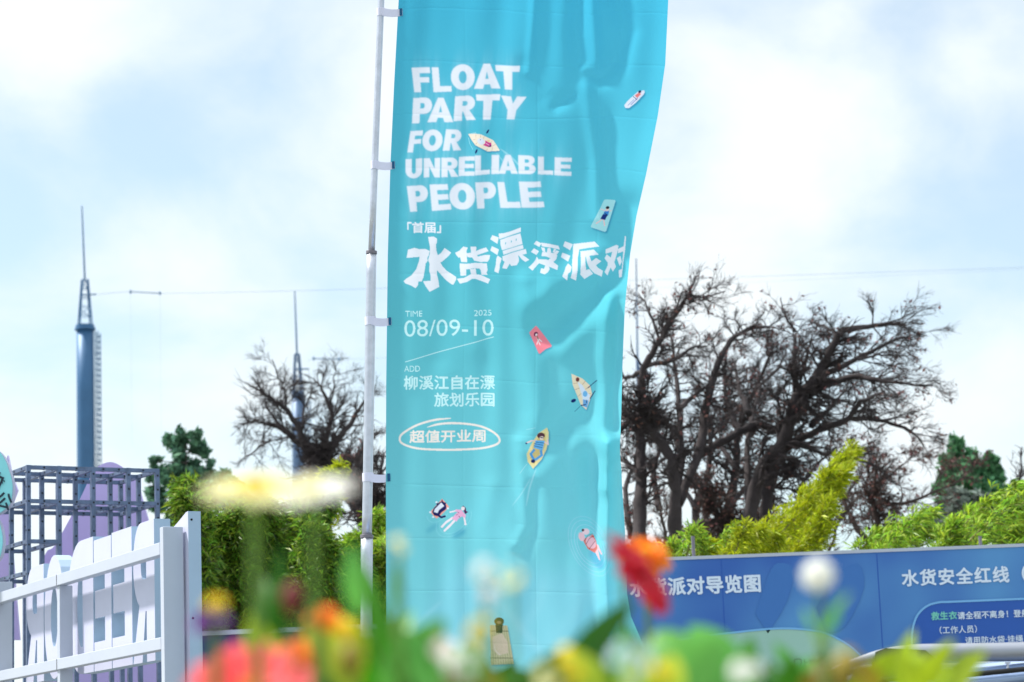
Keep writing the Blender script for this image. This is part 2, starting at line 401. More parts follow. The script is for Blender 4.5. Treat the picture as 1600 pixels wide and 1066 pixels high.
HEADL = [('F', 95, 107, 212, 108, 222, 264, 113, 266), ('L', 224, 107, 338, 107, 352, 258, 236, 266), ('O', 343, 88, 498, 84, 500, 246, 350, 248), ('A', 512, 80, 640, 78, 664, 236, 494, 240), ('T', 630, 89, 789, 89, 778, 242, 654, 240),
 ('P', 106, 302, 228, 300, 222, 462, 98, 464), ('A', 226, 302, 338, 300, 362, 452, 196, 458), ('R', 374, 288, 504, 282, 506, 438, 364, 446), ('T', 508, 276, 664, 274, 640, 434, 512, 436), ('Y', 668, 282, 832, 286, 794, 432, 664, 432),
 ('F', 88, 514, 168, 510, 156, 646, 68, 650), ('O', 168, 506, 298, 504, 288, 640, 160, 642), ('R', 316, 500, 418, 500, 412, 632, 294, 636),
 ('U', 56, 692, 162, 688, 162, 812, 56, 814), ('N', 174, 688, 278, 684, 276, 808, 174, 810), ('R', 286, 682, 392, 678, 394, 802, 286, 806), ('E', 398, 676, 500, 670, 498, 794, 396, 798), ('L', 502, 666, 596, 664, 596, 786, 502, 792), ('I', 608, 664, 654, 662, 654, 784, 606, 786), ('A', 662, 662, 762, 660, 776, 780, 652, 782), ('B', 778, 662, 890, 662, 890, 780, 780, 780), ('L', 906, 668, 998, 672, 1002, 788, 904, 782), ('E', 1012, 676, 1120, 682, 1118, 798, 1010, 790),
 ('P', 64, 864, 198, 858, 202, 1022, 86, 1028), ('E', 210, 856, 324, 850, 350, 1012, 226, 1024), ('O', 334, 846, 498, 842, 504, 1008, 340, 1014), ('P', 502, 838, 634, 836, 636, 1002, 516, 1006), ('L', 644, 836, 760, 834, 796, 996, 664, 1000), ('E', 782, 830, 920, 828, 946, 994, 800, 996)]
for ch, *q in HEADL:
    q = np.array(Z2([(q[0], q[1]), (q[2], q[3]), (q[4], q[5]), (q[6], q[7])]))
    neg = False; lm = np.zeros((H_, W_), bool)
    for pt in GL[ch]:
        if isinstance(pt, str): neg = True; continue
        u = np.array(pt)[:, :1]; w = np.array(pt)[:, 1:]
        pm = fill((q[0]*(1-u)+q[1]*u)*(1-w)+(q[3]*(1-u)+q[2]*u)*w)
        lm = lm & ~pm if neg else lm | pm
    head |= lm
hf = blur(head.astype(float), 1.4)
st = np.zeros((H_, W_)); y0a, y1a = int((55-AY0)*S), int((375-AY0)*S)
colnoise = np.interp(np.arange(W_), np.arange(0, W_+12, 6), rng.random(len(np.arange(0, W_+12, 6))))
for d in range(-34, 46, 2):
    sh = int(d*S/1.0); wgt = .022*math.exp(-abs(d)/16)
    st += wgt*np.roll(np.roll(hf, sh, 0), int(-d*.12*S), 1)
st = np.clip(st*(0.45+1.1*colnoise[None, :]), 0, .6)
w = np.clip(blur(st, 1.2), 0, .55)[..., None]
ART = ART*(1-w)+np.array(lin((178, 232, 250)))*w
w = np.clip(hf, 0, 1)[..., None]*.97; ART = ART*(1-w)+np.array(lin((236, 240, 250)))*w
WHITE = (240, 243, 251); MINT = (206, 246, 248)
ZA = lambda p: zo(p, 625, 340, 8.883)
ZB = lambda p: zo(p, 805, 340, 8.883)
title_a = [
 [(110,445),(200,418),(270,440),(350,435),(412,465),(400,520),(378,560),(385,600),(355,640),(345,720),(325,830),(300,885),(255,885),(248,940),(215,980),(150,940),(75,915),(48,885),(85,850),(160,800),(225,715),(262,610),(272,545),(180,550),(90,560),(100,510)],
 [(390,268),(470,265),(512,290),(515,340),(498,375),(505,460),(525,525),(570,495),(620,425),(710,490),(680,530),(650,560),(580,620),(560,625),(590,680),(650,745),(780,825),(780,860),(740,935),(715,930),(640,875),(560,785),(515,735),(515,800),(535,885),(545,965),(480,995),(410,1030),(360,960),(318,885),(425,875),(425,800),(405,740),(410,640),(390,590),(415,500),(415,400),(400,330)],
 [(765,490),(820,460),(880,397),(940,410),(920,460),(925,480),(930,612),(848,610),(835,545),(815,555),(785,525)],
 [(920,490),(985,480),(978,395),(1060,400),(1055,460),(1110,435),(1195,410),(1228,460),(1150,490),(1070,515),(1080,535),(1170,515),(1250,515),(1240,570),(1215,605),(1120,610),(1030,590),(1000,545),(935,540)],
 [(828,635),(950,630),(1040,620),(1205,630),(1215,720),(1200,760),(1215,790),(1130,790),(1118,720),(1100,700),(1030,695),(915,710),(915,795),(840,805),(830,700)],
 [(970,705),(1050,700),(1060,780),(1120,790),(1250,850),(1222,910),(1040,840),(1000,840),(930,885),(830,915),(790,850),(890,830),(985,775)],
 [(1280,238),(1370,265),(1352,355),(1252,295)], [(1275,390),(1372,430),(1350,508),(1252,450)], [(1355,515),(1412,555),(1385,640),(1385,680),(1365,762),(1308,735),(1330,640),(1335,560)],
 [(1368,212),(1440,205),(1530,180),(1675,125),(1675,185),(1600,210),(1500,245),(1378,290)],
 [(1390,300),(1500,257),(1670,207),(1690,300),(1700,355),(1560,400),(1415,440),(1395,370)],
 [(1425,450),(1560,408),(1705,367),(1715,420),(1560,463),(1435,503)],
 [(1420,525),(1560,475),(1745,425),(1760,490),(1640,520),(1650,560),(1650,600),(1620,650),(1540,660),(1525,625),(1480,700),(1418,690),(1450,600),(1425,580)], [(1650,520),(1690,500),(1795,575),(1740,605),(1690,570)]]
title_b = [
 [(295,310),(365,345),(335,395),(258,355)], [(262,415),(330,455),(295,508),(218,465)], [(300,530),(330,575),(335,615),(240,722),(185,680),(250,620),(280,580)],
 [(360,335),(470,350),(600,385),(620,440),(500,405),(370,385)],
 [(360,398),(410,405),(420,470),(380,455)], [(450,410),(490,410),(500,475),(440,470)], [(540,420),(570,430),(545,475),(520,470)], [(575,445),(610,465),(575,510),(530,490)],
 [(375,465),(470,470),(560,490),(585,520),(570,570),(530,605),(597,660),(585,715),(470,665),(480,700),(455,740),(410,770),(345,750),(360,690),(400,695),(420,650),(330,620),(330,565),(420,565),(460,575),(490,550),(430,525),(365,520)],
 [(690,330),(800,375),(760,455),(665,395)], [(655,485),(765,530),(735,608),(635,545)], [(735,630),(785,675),(770,740),(735,765),(722,860),(655,800),(690,720),(700,680)],
 [(805,370),(960,350),(1100,335),(1168,400),(1000,420),(890,440),(868,560),(870,700),(845,868),(770,825),(795,740),(790,640),(800,500)],
 [(905,465),(980,455),(975,600),(985,720),(1030,710),(1080,790),(960,855),(905,780),(915,600)], [(905,465),(1090,440),(1160,510),(980,525)],
 [(980,520),(1030,520),(1060,600),(1125,555),(1195,610),(1120,665),(1150,710),(1215,765),(1195,850),(1100,790),(1040,710),(1000,620)],
 [(1255,445),(1400,405),(1430,420),(1415,500),(1380,620),(1370,640),(1395,710),(1350,780),(1320,720),(1275,835),(1235,785),(1280,690),(1280,640),(1240,570),(1270,515),(1325,570),(1345,490),(1255,505)],
 [(1420,465),(1500,430),(1515,295),(1532,300),(1520,480),(1500,610),(1475,840),(1440,855),(1430,760),(1475,740),(1485,620),(1495,500),(1425,520)], [(1405,590),(1455,560),(1475,640),(1445,700)]]
tm = np.zeros((H_, W_), bool)
for p in title_a: fill(ZA(p), tm)
for p in title_b: fill(ZB(p), tm)
for c in [(1465, 345), (1545, 320), (1612, 295)]:
    e = fill(ZA(ell(c, (6, 17), .1))); tm &= ~e
tm |= text_fill('「首届」', ZA([(98, 62), (572, 58), (572, 214), (98, 216)]), 1)
paint(tm, WHITE, .98, .6)
Z3 = lambda p: zo(p, 600, 460, 4.1)
sm = np.zeros((H_, W_), bool)
for s, q, b in [('TIME', [(134, 105), (247, 103), (247, 143), (134, 145)], .8), ('2025', [(575, 97), (690, 95), (690, 135), (575, 138)], .8), ('08/09-10', [(129, 165), (703, 158), (703, 265), (129, 273)], .7),
                ('ADD', [(128, 457), (232, 456), (232, 496), (128, 497)], .8), ('柳溪江自在漂', [(125, 520), (710, 518), (710, 610), (125, 613)], 1.2), ('旅划乐园', [(320, 630), (708, 627), (708, 719), (320, 722)], 1.2)]:
    sm |= text_fill(s, Z3(q), b)
stroke(Z3([(135, 433), (703, 271)]), 1.1, sm)
paint(sm, MINT, .97, .5)
cm = text_fill('超值开业周', Z3([(162, 871), (652, 866), (652, 948), (162, 955)]), 1.2)
stroke(smoothline(Z3([(430, 795), (330, 805), (220, 835), (130, 885), (102, 920), (120, 958), (220, 988), (400, 997), (600, 990), (715, 962), (740, 928), (700, 882), (600, 842), (450, 826), (350, 833), (278, 852)]), 8), 3.2, cm, taper=14)
paint(cm, (252, 238, 228), .97, .6)
# small printed rafts and swimmers
def P(pts, c, a=1, b=.6): paint(fill(pts), c, a, b)
def L(pts, w, c, a=1, b=.5): paint(stroke(pts, w), c, a, b)
def shade(pts, dx, dy): P([(x+dx, y+dy) for x, y in pts], (14, 110, 160), .6, 2.2)
B = lambda p: zo(p, 720, 190, 17.76)
hull = B([(200, 340), (400, 325), (560, 340), (660, 390), (900, 510), (1000, 660), (1080, 785), (1050, 805), (740, 822), (560, 720), (400, 640), (310, 520)])
shade(hull, .5, 2); P(hull, (250, 236, 216))
for q in [[(415, 345), (420, 440)], [(330, 500), (430, 470)], [(400, 630), (460, 560)], [(540, 350), (545, 430)], [(650, 400), (620, 470)], [(740, 740), (710, 800)], [(870, 660), (865, 800)], [(880, 520), (820, 590)], [(990, 620), (890, 660)]]: L(B(q), .5, (190, 140, 120), .8)
P(B(ell((560, 535), (105, 85), .4)), (228, 236, 250)); P(B([(680, 510), (760, 560), (850, 590), (850, 690), (770, 700), (640, 650), (620, 630), (680, 590)]), (214, 60, 146)); P(B([(770, 640), (850, 640), (840, 690), (770, 700)]), (92, 30, 110)); P(B(ell((770, 525), (45, 30))), (248, 216, 170)); L(B([(700, 590), (790, 650)]), 1, (250, 200, 230)); P(B(ell((540, 490), (14, 12))), (60, 50, 70))
P(B(ell((745, 265), (70, 25), -1.0)), (28, 34, 104)); P(B(ell((428, 812), (70, 25), -1.15)), (28, 34, 104)); L(B([(210, 440), (250, 610), (330, 760)]), .8, (180, 240, 250), .7); L(B([(280, 330), (420, 290)]), .8, (190, 240, 250), .7)
B = lambda p: zo(p, 900, 120, 4.1)
q = B([(308, 190), (330, 160), (395, 100), (436, 90), (440, 103), (432, 118), (385, 168), (340, 205), (315, 206)])
shade(q, 1.5, 3); P(q, (226, 232, 248)); P(B([(375, 125), (402, 105), (418, 115), (392, 140)]), (236, 130, 128)); P(B(ell((408, 100), (11, 8), -.6)), (40, 44, 84)); L(B([(330, 190), (370, 150)]), 1, (150, 170, 214)); L(B([(350, 185), (395, 140)]), .8, (110, 130, 190)); L(B([(366, 130), (388, 150)]), 1, (60, 60, 110))
q = B([(184, 794), (246, 806), (251, 814), (193, 998), (184, 1002), (98, 968), (94, 960), (178, 798)])
shade(q, 2, 2.5); P(q, (172, 230, 236))
L(B([(190, 868), (160, 850)]), 1.3, (246, 206, 208)); L(B([(205, 880), (225, 870)]), 1.3, (246, 206, 208)); L(B([(170, 915), (130, 942)]), 1.9, (250, 206, 206)); L(B([(176, 918), (182, 962)]), 1.9, (250, 206, 206))
P(B([(183, 868), (212, 872), (204, 900), (170, 892)]), (62, 140, 216)); P(B([(172, 885), (202, 894), (186, 925), (156, 912)]), (26, 52, 128)); L(B([(180, 876), (200, 898)]), .9, (30, 40, 90)); P(B(ell((200, 858), (11, 13), .2)), (250, 214, 206)); P(B(ell((201, 849), (12, 9), .2)), (26, 26, 44))
B = lambda p: zo(p, 800, 480, 4.1)
q = B([(110, 160), (152, 122), (158, 126), (255, 245), (252, 252), (215, 266), (178, 294), (170, 288)])
shade(q, 1, 2); P(q, (250, 138, 152)); L(B([(160, 195), (168, 210), (160, 235)]), 1.3, (252, 236, 238)); L(B([(160, 195), (172, 205), (190, 220)]), 1.3, (252, 236, 238)); L(B([(165, 205), (180, 240)]), 1.1, (250, 240, 240)); P(B(ell((153, 174), (13, 14), .7)), (92, 30, 74)); P(B(ell((156, 178), (6, 8), .7)), (254, 232, 232)); L(B([(160, 188), (168, 204)]), 1.8, (150, 120, 90))
q = B([(380, 425), (450, 458), (500, 508), (512, 560), (475, 665), (440, 630), (418, 570), (390, 500)])
shade(q, 1, 2); P(q, (246, 228, 196)); 
for a in [[(390, 490), (425, 485)], [(400, 530), (435, 520)], [(420, 575), (445, 555)], [(470, 475), (450, 500)], [(500, 515), (470, 530)], [(508, 560), (480, 560)]]: L(B(a), .6, (150, 90, 90), .8)
P(B([(420, 478), (450, 500), (475, 545), (500, 570), (485, 630), (470, 655), (455, 610), (445, 560)]), (226, 236, 250)); P(B(ell((420, 464), (12, 14))), (120, 62, 60)); P(B(ell((468, 560), (15, 20))), (120, 190, 238)); P(B([(455, 595), (490, 605), (480, 650), (455, 640)]), (116, 176, 226)); L(B([(440, 635), (470, 630)]), 1.6, (32, 40, 92)); L(B([(478, 600), (476, 620)]), .9, (30, 40, 100))
L(B([(545, 470), (485, 522)]), 1.2, (28, 36, 96)); L(B([(532, 540), (500, 590)]), 1.4, (28, 36, 96)); P(B(ell((394, 600), (17, 11), -.4)), (24, 40, 104)); L(B([(435, 640), (402, 672)]), .7, (24, 60, 120))
q = B([(225, 768), (235, 800), (235, 840), (222, 905), (190, 970), (135, 1030), (100, 985), (94, 935), (130, 860), (170, 800)])
shade(q, 2, 2); P(q, (240, 222, 160)); P(B([(215, 800), (215, 880), (180, 950), (140, 1000), (115, 960), (140, 870), (180, 815)]), (222, 198, 130))
L(B([(160, 850), (125, 850), (92, 865)]), 2, (250, 214, 208)); L(B([(205, 860), (232, 878), (228, 850)]), 2, (250, 214, 208)); P(B(ell((92, 867), (7, 5))), (40, 60, 110))
P(B([(152, 848), (210, 852), (196, 915), (138, 895)]), (110, 186, 238)); 
for a in [[(140, 868), (200, 882)], [(140, 882), (196, 898)], [(150, 858), (205, 868)]]: L(B(a), .8, (20, 50, 120))
L(B([(145, 905), (120, 935), (140, 972)]), 4, (92, 164, 220)); L(B([(185, 912), (190, 945), (150, 972)]), 4, (92, 164, 220)); P(B(ell((135, 982), (14, 12))), (28, 44, 100))
P(B(ell((186, 818), (25, 20), .2)), (96, 56, 66)); P(B(ell((190, 834), (13, 12))), (250, 224, 214)); L(B([(182, 830), (200, 834)]), 1.4, (24, 20, 40)); L(B([(95, 1000), (50, 1060)]), .8, (200, 244, 250), .6); L(B([(90, 780), (150, 765)]), .7, (200, 244, 250), .5)
B = lambda p: zo(p, 650, 760, 11.845)
for rr in (1.0, 1.25): L([p for p in B(ell((700, 640), (300*rr, 190*rr), -.7, 40))[2:26]], .7, (170, 236, 246), .5)
for rr in (1.0,): L([p for p in B(ell((420, 450), (260*rr, 170*rr), -.8, 40))[8:24]], .7, (170, 236, 246), .5)
P(B(ell((800, 880), (140, 60), -.5)), (16, 140, 184), .45, 5); P(B(ell((300, 780), (140, 50), -.6)), (16, 140, 184), .3, 5)
P(B([(485, 235), (618, 385), (440, 562), (380, 602), (262, 480)]), (250, 166, 152))
P(B([(440, 300), (490, 280), (540, 310), (560, 370), (545, 440), (470, 490), (420, 560), (340, 545), (300, 480), (330, 410)]), (34, 34, 92)); P(B([(470, 305), (525, 370), (430, 440), (400, 500), (330, 480), (350, 420)]), (236, 240, 252)); P(B([(470, 280), (485, 245), (500, 290)]), (34, 34, 92)); P(B([(530, 310), (565, 300), (550, 340)]), (34, 34, 92)); L(B([(420, 545), (470, 580), (535, 560)]), 3.2, (34, 34, 92)); P(B(ell((400, 330), (22, 20))), (34, 34, 92)); P(B(ell((535, 410), (34, 20), -.3)), (34, 34, 92))
for c in [(380, 300), (265, 482), (318, 572), (592, 412)]: P(B(ell(c, (20, 20))), (234, 244, 252))
L(B([(690, 580), (560, 670), (480, 755)]), 3.4, (252, 236, 240)); L(B([(720, 630), (620, 740), (530, 825)]), 3.4, (252, 236, 240)); L(B([(760, 450), (690, 470), (630, 482)]), 2.2, (252, 236, 240)); L(B([(890, 570), (905, 640), (915, 700)]), 2.6, (252, 236, 240)); P(B(ell((915, 705), (24, 18))), (252, 240, 244))
P(B([(740, 430), (840, 440), (925, 540), (915, 590), (850, 560), (790, 600), (750, 655), (665, 600), (720, 530), (775, 480), (725, 470)]), (246, 184, 218)); 
for a in [[(770, 480), (800, 500)], [(735, 540), (775, 520)], [(790, 550), (815, 580)]]: L(B(a), 1, (130, 40, 90), .8)
P(B([(845, 385), (880, 360), (925, 410), (930, 460), (965, 480), (910, 520), (885, 460)]), (84, 26, 84)); P(B(ell((870, 415), (35, 36), .6)), (254, 238, 240))
B = lambda p: zo(p, 880, 790, 6.27)
for rr, a in ((1, .6), (1.22, .5), (1.4, .4), (.82, .5)): L(B(ell((260, 400), (130*rr, 220*rr), -.45, 60)), .9, (190, 226, 248), a)
P(B(ell((330, 520), (60, 110), -.5)), (40, 120, 190), .4, 5)
P(B([(320, 380), (345, 390), (385, 470), (372, 478), (340, 430), (365, 535), (350, 530), (300, 440)]), (252, 206, 212)); P(B([(185, 285), (215, 330), (290, 290), (320, 350), (335, 420), (310, 470), (240, 432), (200, 360)]), (232, 132, 122)); P(B(ell((270, 370), (46, 62), -.5)), (250, 196, 206)); P(B(ell((180, 310), (30, 45), -.3)), (250, 200, 208)); P(B(ell((220, 262), (36, 30), .2)), (252, 214, 220)); P(B(ell((192, 246), (12, 14))), (70, 30, 40))
for a in [[(205, 350), (240, 300), (285, 285)], [(220, 390), (255, 330), (300, 305)], [(250, 435), (310, 355)]]: L(B(a), .8, (120, 34, 40), .9)
B = lambda p: zo(p, 740, 860, 5.17)
q = B([(132, 604), (272, 606), (326, 918), (140, 926)])
shade(q, 1.5, 2.5); P(q, (196, 190, 158))
for i in range(1, 9): L(B([(132+i*15.6, 606), (140+i*20.6, 922)]), .5, (96, 96, 70), .8)
for y in (652, 870): L(B([(134, y), (280+(y-650)*.16, y)]), .9, (60, 64, 40), .9)
P(B([(150, 700), (230, 670), (275, 740), (280, 830), (200, 850), (155, 800)]), (216, 196, 178)); L(B([(165, 760), (175, 810), (215, 846)]), 1, (230, 220, 210)); P(B([(176, 596), (236, 596), (232, 668), (182, 668)]), (34, 46, 52)); P(B(ell((206, 574), (40, 32))), (76, 74, 48)); P(B(ell((206, 582), (18, 12))), (150, 130, 96))

# --- cloth surface
Y_FLAG = 11.0
def lerp(tab, y): return np.interp(y, [a for a, b in tab], [b for a, b in tab])
LEFT = [(-620, 655), (-100, 627), (0, 623), (130, 616), (260, 610), (400, 606), (600, 603.5), (745, 603), (1100, 604)]
RIGHT = [(-620, 1056), (0, 1044), (100, 1039.5), (180, 1028), (270, 1010), (340, 994), (400, 984), (480, 976.5), (560, 973), (640, 971), (700, 969), (760, 971), (830, 976), (930, 979), (965, 985), (1000, 1000), (1020, 1010), (1050, 1016), (1100, 1022)]
rows = np.concatenate([np.linspace(-620, -40, 90)[:-1], np.arange(-40, 1090, .85)])
NU = 560
us = np.linspace(0, 1, NU)
Lx, Rx = lerp(LEFT, rows)[:, None], lerp(RIGHT, rows)[:, None]
GX = Lx+(Rx-Lx)*us[None, :]; GY = np.repeat(rows[:, None], NU, 1)
def seg_dist(X, Y, pts):
    D = np.full(X.shape, 1e9); side = np.zeros(X.shape)
    for (x1, y1), (x2, y2) in zip(pts[:-1], pts[1:]):
        dx, dy = x2-x1, y2-y1; t = np.clip(((X-x1)*dx+(Y-y1)*dy)/(dx*dx+dy*dy), 0, 1)
        d = np.hypot(X-x1-t*dx, Y-y1-t*dy); D = np.minimum(D, d)
    return D
Hh = .017*np.sin((GX-600)/58+.6*np.sin(GY/260)+.9)*np.clip((GX-640)/160, .15, 1)
Hh += .012*np.sin((GX+GY*.18)/31+1.7*np.sin(GY/170+1))*np.clip((GX-700)/200, .12, 1)
Hh += .0028*np.sin((GX-GY*.05)/9.5+1.2*np.sin(GY/90))*np.exp(-((GY-30)/170.)**2)
Hh += .0022*np.sin((GX-.03*GY)/15+2*np.sin(GY/120))
FOLDS = [([(925, -60), (926, 20), (935, 108)], -.016, 9), ([(955, -30), (978, 50), (962, 100), (938, 122)], .022, 13), ([(905, -40), (898, 60), (912, 118)], .014, 12),
    ([(838, -60), (832, 40), (826, 110)], -.009, 6), ([(820, 100), (850, 150), (880, 160)], .008, 12), ([(868, 168), (892, 150)], .009, 7), ([(912, 112), (920, 160), (932, 250), (936, 340)], -.014, 9),
    ([(945, 190), (958, 280), (965, 370)], .012, 14), ([(988, 330), (978, 400), (930, 455), (850, 512)], .034, 22), ([(940, 400), (880, 440), (838, 470)], -.022, 18), ([(820, 440), (822, 520), (836, 640), (832, 700)], -.02, 15),
    ([(962, 470), (930, 500), (880, 545)], -.016, 16), ([(952, 470), (946, 560), (942, 660), (945, 760)], -.026, 11), ([(966, 470), (964, 560), (960, 680), (962, 760)], .02, 9), ([(962, 560), (920, 640), (850, 700)], .02, 20), ([(935, 700), (880, 690), (845, 740)], -.012, 18),
    ([(812, 690), (816, 760), (824, 820), (810, 850)], -.014, 9), ([(836, 760), (832, 820), (815, 860)], .012, 10), ([(770, 760), (760, 820), (768, 900)], -.006, 12),
    ([(955, 690), (951, 800), (949, 900), (957, 1020)], -.06, 11), ([(968, 740), (967, 860), (974, 960), (996, 1020)], .05, 12), ([(930, 720), (925, 860), (930, 1000)], .03, 18), ([(690, 400), (700, 470), (690, 560)], .006, 14), ([(640, 250), (646, 420), (640, 600)], -.004, 12), ([(735, 420), (745, 540)], -.006, 16)]
for pts, a, wd in FOLDS: Hh += 1.35*a*np.exp(-(seg_dist(GX, GY, pts)/(wd*1.25))**2)
# right edge swings back, more towards the bottom
e = np.clip((GX-(Rx-70))/70, 0, 1); Hh -= .07*e**2*np.clip((GY-150)/400, 0, 1)*np.clip((900-GY)/300, 0, 1)
# folding creases from packing
for i, yy in enumerate(np.arange(-560, 1020, 82.5)):
    Hh += .0011*np.exp(-np.abs(GY-yy-.02*(GX-800)-1.5*np.sin(GX/70+i))/1.3)
for xx in (726, 838, 932): 
    Hh += (.0012 if xx > 800 else .0006)*np.exp(-np.abs(GX-xx-2*np.sin(GY/150))/1.3)
low = rng.normal(size=(8, 22)); 
def upsample(a, ny, nx):
    yi = np.linspace(0, a.shape[0]-1, ny); xi = np.linspace(0, a.shape[1]-1, nx)
    t = np.array([np.interp(xi, np.arange(a.shape[1]), r) for r in a]); return np.array([np.interp(yi, np.arange(a.shape[0]), t[:, j]) for j in range(nx)]).T
def blur2(a, s): return blur(a, s)
lw = blur2(upsample(low, len(rows), NU), 14); Hh += .012*lw*np.clip((GX-620)/120, .25, 1)
# to world
fy = Y_FLAG-Hh
r_ = np.array(RT); u_ = np.array(UP); f_ = np.array(FWD)
D = f_[None, None]+r_*((GX-800)/F_PX)[..., None]+u_*((533-GY)/F_PX)[..., None]
base = D*(Y_FLAG/D[..., 1])[..., None]+np.array(CPOS)
base[..., 1] = fy
sx = np.clip((GX-AX0)*S, 0, W_-2); sy = np.clip((GY-AY0)*S, 0, H_-2)
ix, iy = sx.astype(int), sy.astype(int); fx_, fy_ = (sx-ix)[..., None], (sy-iy)[..., None]
CC = (ART[iy, ix]*(1-fx_)+ART[iy, ix+1]*fx_)*(1-fy_)+(ART[iy+1, ix]*(1-fx_)+ART[iy+1, ix+1]*fx_)*fy_
nr = len(rows)
flag_org = Vector((float(base[-1, 0, 0]), Y_FLAG, float(base[-1, :, 2].min())))
flag = thing('feather_flag', flag_org, 'tall turquoise printed banner flag with white lettering tied to the aluminium pole', 'flag')
me = bpy.data.meshes.new('cloth')
V = (base-np.array(flag_org)).reshape(-1, 3).astype(np.float32)
idx = np.arange(nr*NU).reshape(nr, NU)
Fq = np.stack([idx[:-1, :-1], idx[1:, :-1], idx[1:, 1:], idx[:-1, 1:]], -1).reshape(-1, 4).astype(np.int32)
me.vertices.add(len(V)); me.vertices.foreach_set('co', V.ravel())
me.loops.add(Fq.size); me.loops.foreach_set('vertex_index', Fq.ravel())
me.polygons.add(len(Fq)); me.polygons.foreach_set('loop_start', np.arange(0, Fq.size, 4, dtype=np.int32)); me.polygons.foreach_set('use_smooth', np.ones(len(Fq), bool))
me.update(calc_edges=True)
ca = me.color_attributes.new('print', 'FLOAT_COLOR', 'POINT')
ca.data.foreach_set('color', np.concatenate([CC.reshape(-1, 3), np.ones((nr*NU, 1))], 1).astype(np.float32).ravel())
m = bpy.data.materials.new('printed polyester'); m.use_nodes = True; t = m.node_tree
b = t.nodes['Principled BSDF']; o_ = t.nodes['Material Output']
at = N(t, 'ShaderNodeAttribute', attribute_name='print')
b.inputs['Roughness'].default_value = .85; b.inputs['Specular IOR Level'].default_value = .12
b.inputs['Sheen Weight'].default_value = .1
txc = N(t, 'ShaderNodeTexCoord'); wn1 = N(t, 'ShaderNodeTexNoise'); wn1.inputs['Scale'].default_value = 260; wn1.inputs['Detail'].default_value = 3
mpf = N(t, 'ShaderNodeMapping'); mpf.inputs['Scale'].default_value = (1, 1, .35); t.links.new(txc.outputs['Object'], mpf.inputs['Vector']); t.links.new(mpf.outputs[0], wn1.inputs['Vector'])
bp = N(t, 'ShaderNodeBump'); bp.inputs['Strength'].default_value = .14; bp.inputs['Distance'].default_value = .002
t.links.new(wn1.outputs['Fac'], bp.inputs['Height']); t.links.new(bp.outputs[0], b.inputs['Normal'])
t.links.new(at.outputs['Color'], b.inputs['Base Color'])
tr = N(t, 'ShaderNodeBsdfTranslucent'); t.links.new(at.outputs['Color'], tr.inputs['Color'])
ms = N(t, 'ShaderNodeMixShader'); ms.inputs[0].default_value = .42
t.links.new(b.outputs[0], ms.inputs[1]); t.links.new(tr.outputs[0], ms.inputs[2]); t.links.new(ms.outputs[0], o_.inputs[0])
me.materials.append(m)
cl = bpy.data.objects.new('cloth', me); COL.objects.link(cl); cl.parent = flag

# ------------------------------------------------------------------ flag pole (telescopic, leaning)
POLE = [(-700, 622), (0, 595.5), (300, 584), (395, 580.5), (680, 576), (838, 573.2), (985, 572.6), (1250, 571)]
def pole_c(py): return U(float(lerp(POLE, py)), py, Y_FLAG+.02)
kpp = mpp(580, 500, Y_FLAG)
foot = pole_c(1250); foot.z = 0
pole = thing('flag_pole', foot, 'leaning silver telescopic aluminium pole carrying the turquoise flag', 'flagpole')
def pole_part(y0, y1, wpx, name, m='alu', to_ground=False):
    ys = np.linspace(y0, y1, 14); pts = [pole_c(y) for y in ys]
    if to_ground: pts.append(foot)
    g = MB(); g.tube(pts, wpx/2*kpp, 20); return obj(name, g, m, pole, True)
pole_part(-700, 396, 10.6, 'pole_section'); pole_part(394, 839, 15.6, 'pole_section'); pole_part(837, 1250, 18.6, 'pole_section', to_ground=True)
pole_part(392.5, 397, 17.5, 'collar', 'collar'); pole_part(836, 841, 20.6, 'collar', 'collar')
g = MB(); g.tube([foot, foot+Vector((0, 0, .03))], .16, 24); obj('base_plate', g, 'collar', pole)
for py, wp in [(-480, 10.6), (-225, 10.6), (19, 10.6), (258, 10.8), (502, 15.8), (746, 15.8), (997, 18.8)]:
    g = MB(); c = pole_c(py); hh = 6.6*kpp
    pr = (wp/2+1.0)*kpp
    g.tube([c-Vector((0, 0, hh)), c+Vector((0, 0, hh))], pr, 20)
    lx = float(lerp(LEFT, py)); e1 = U(lx+7, py, Y_FLAG-.004); s1 = c+Vector((0, -pr*.8, 0))
    d = e1-s1; n = d.cross(Vector((0, 0, 1))).normalized()*.0016
    a = s1; bpt = e1
    upv = Vector((0, 0, hh)); sag = Vector((0, 0, .008))
    for k in range(6):
        t0, t1 = k/6, (k+1)/6
        p0 = a+d*t0-sag*4*t0*(1-t0); p1 = a+d*t1-sag*4*t1*(1-t1); h0 = upv*(1-.12*t0); h1 = upv*(1-.12*t1)
        g.add([p0-h0-n, p1-h1-n, p1+h1-n, p0+h0-n, p0-h0+n, p1-h1+n, p1+h1+n, p0+h0+n], [(0, 1, 2, 3), (7, 6, 5, 4), (0, 4, 5, 1), (3, 2, 6, 7), (1, 5, 6, 2), (0, 3, 7, 4)])
    st_ = obj('strap', g, 'strap', flag)
    g = MB(); q = U(lx+4.5, py, Y_FLAG-.008); g.box(q, (2.2*kpp, 0, 0), (0, .0015, 0), (0, 0, hh*.9)); obj('stitched_tab', g, 'hem', st_)

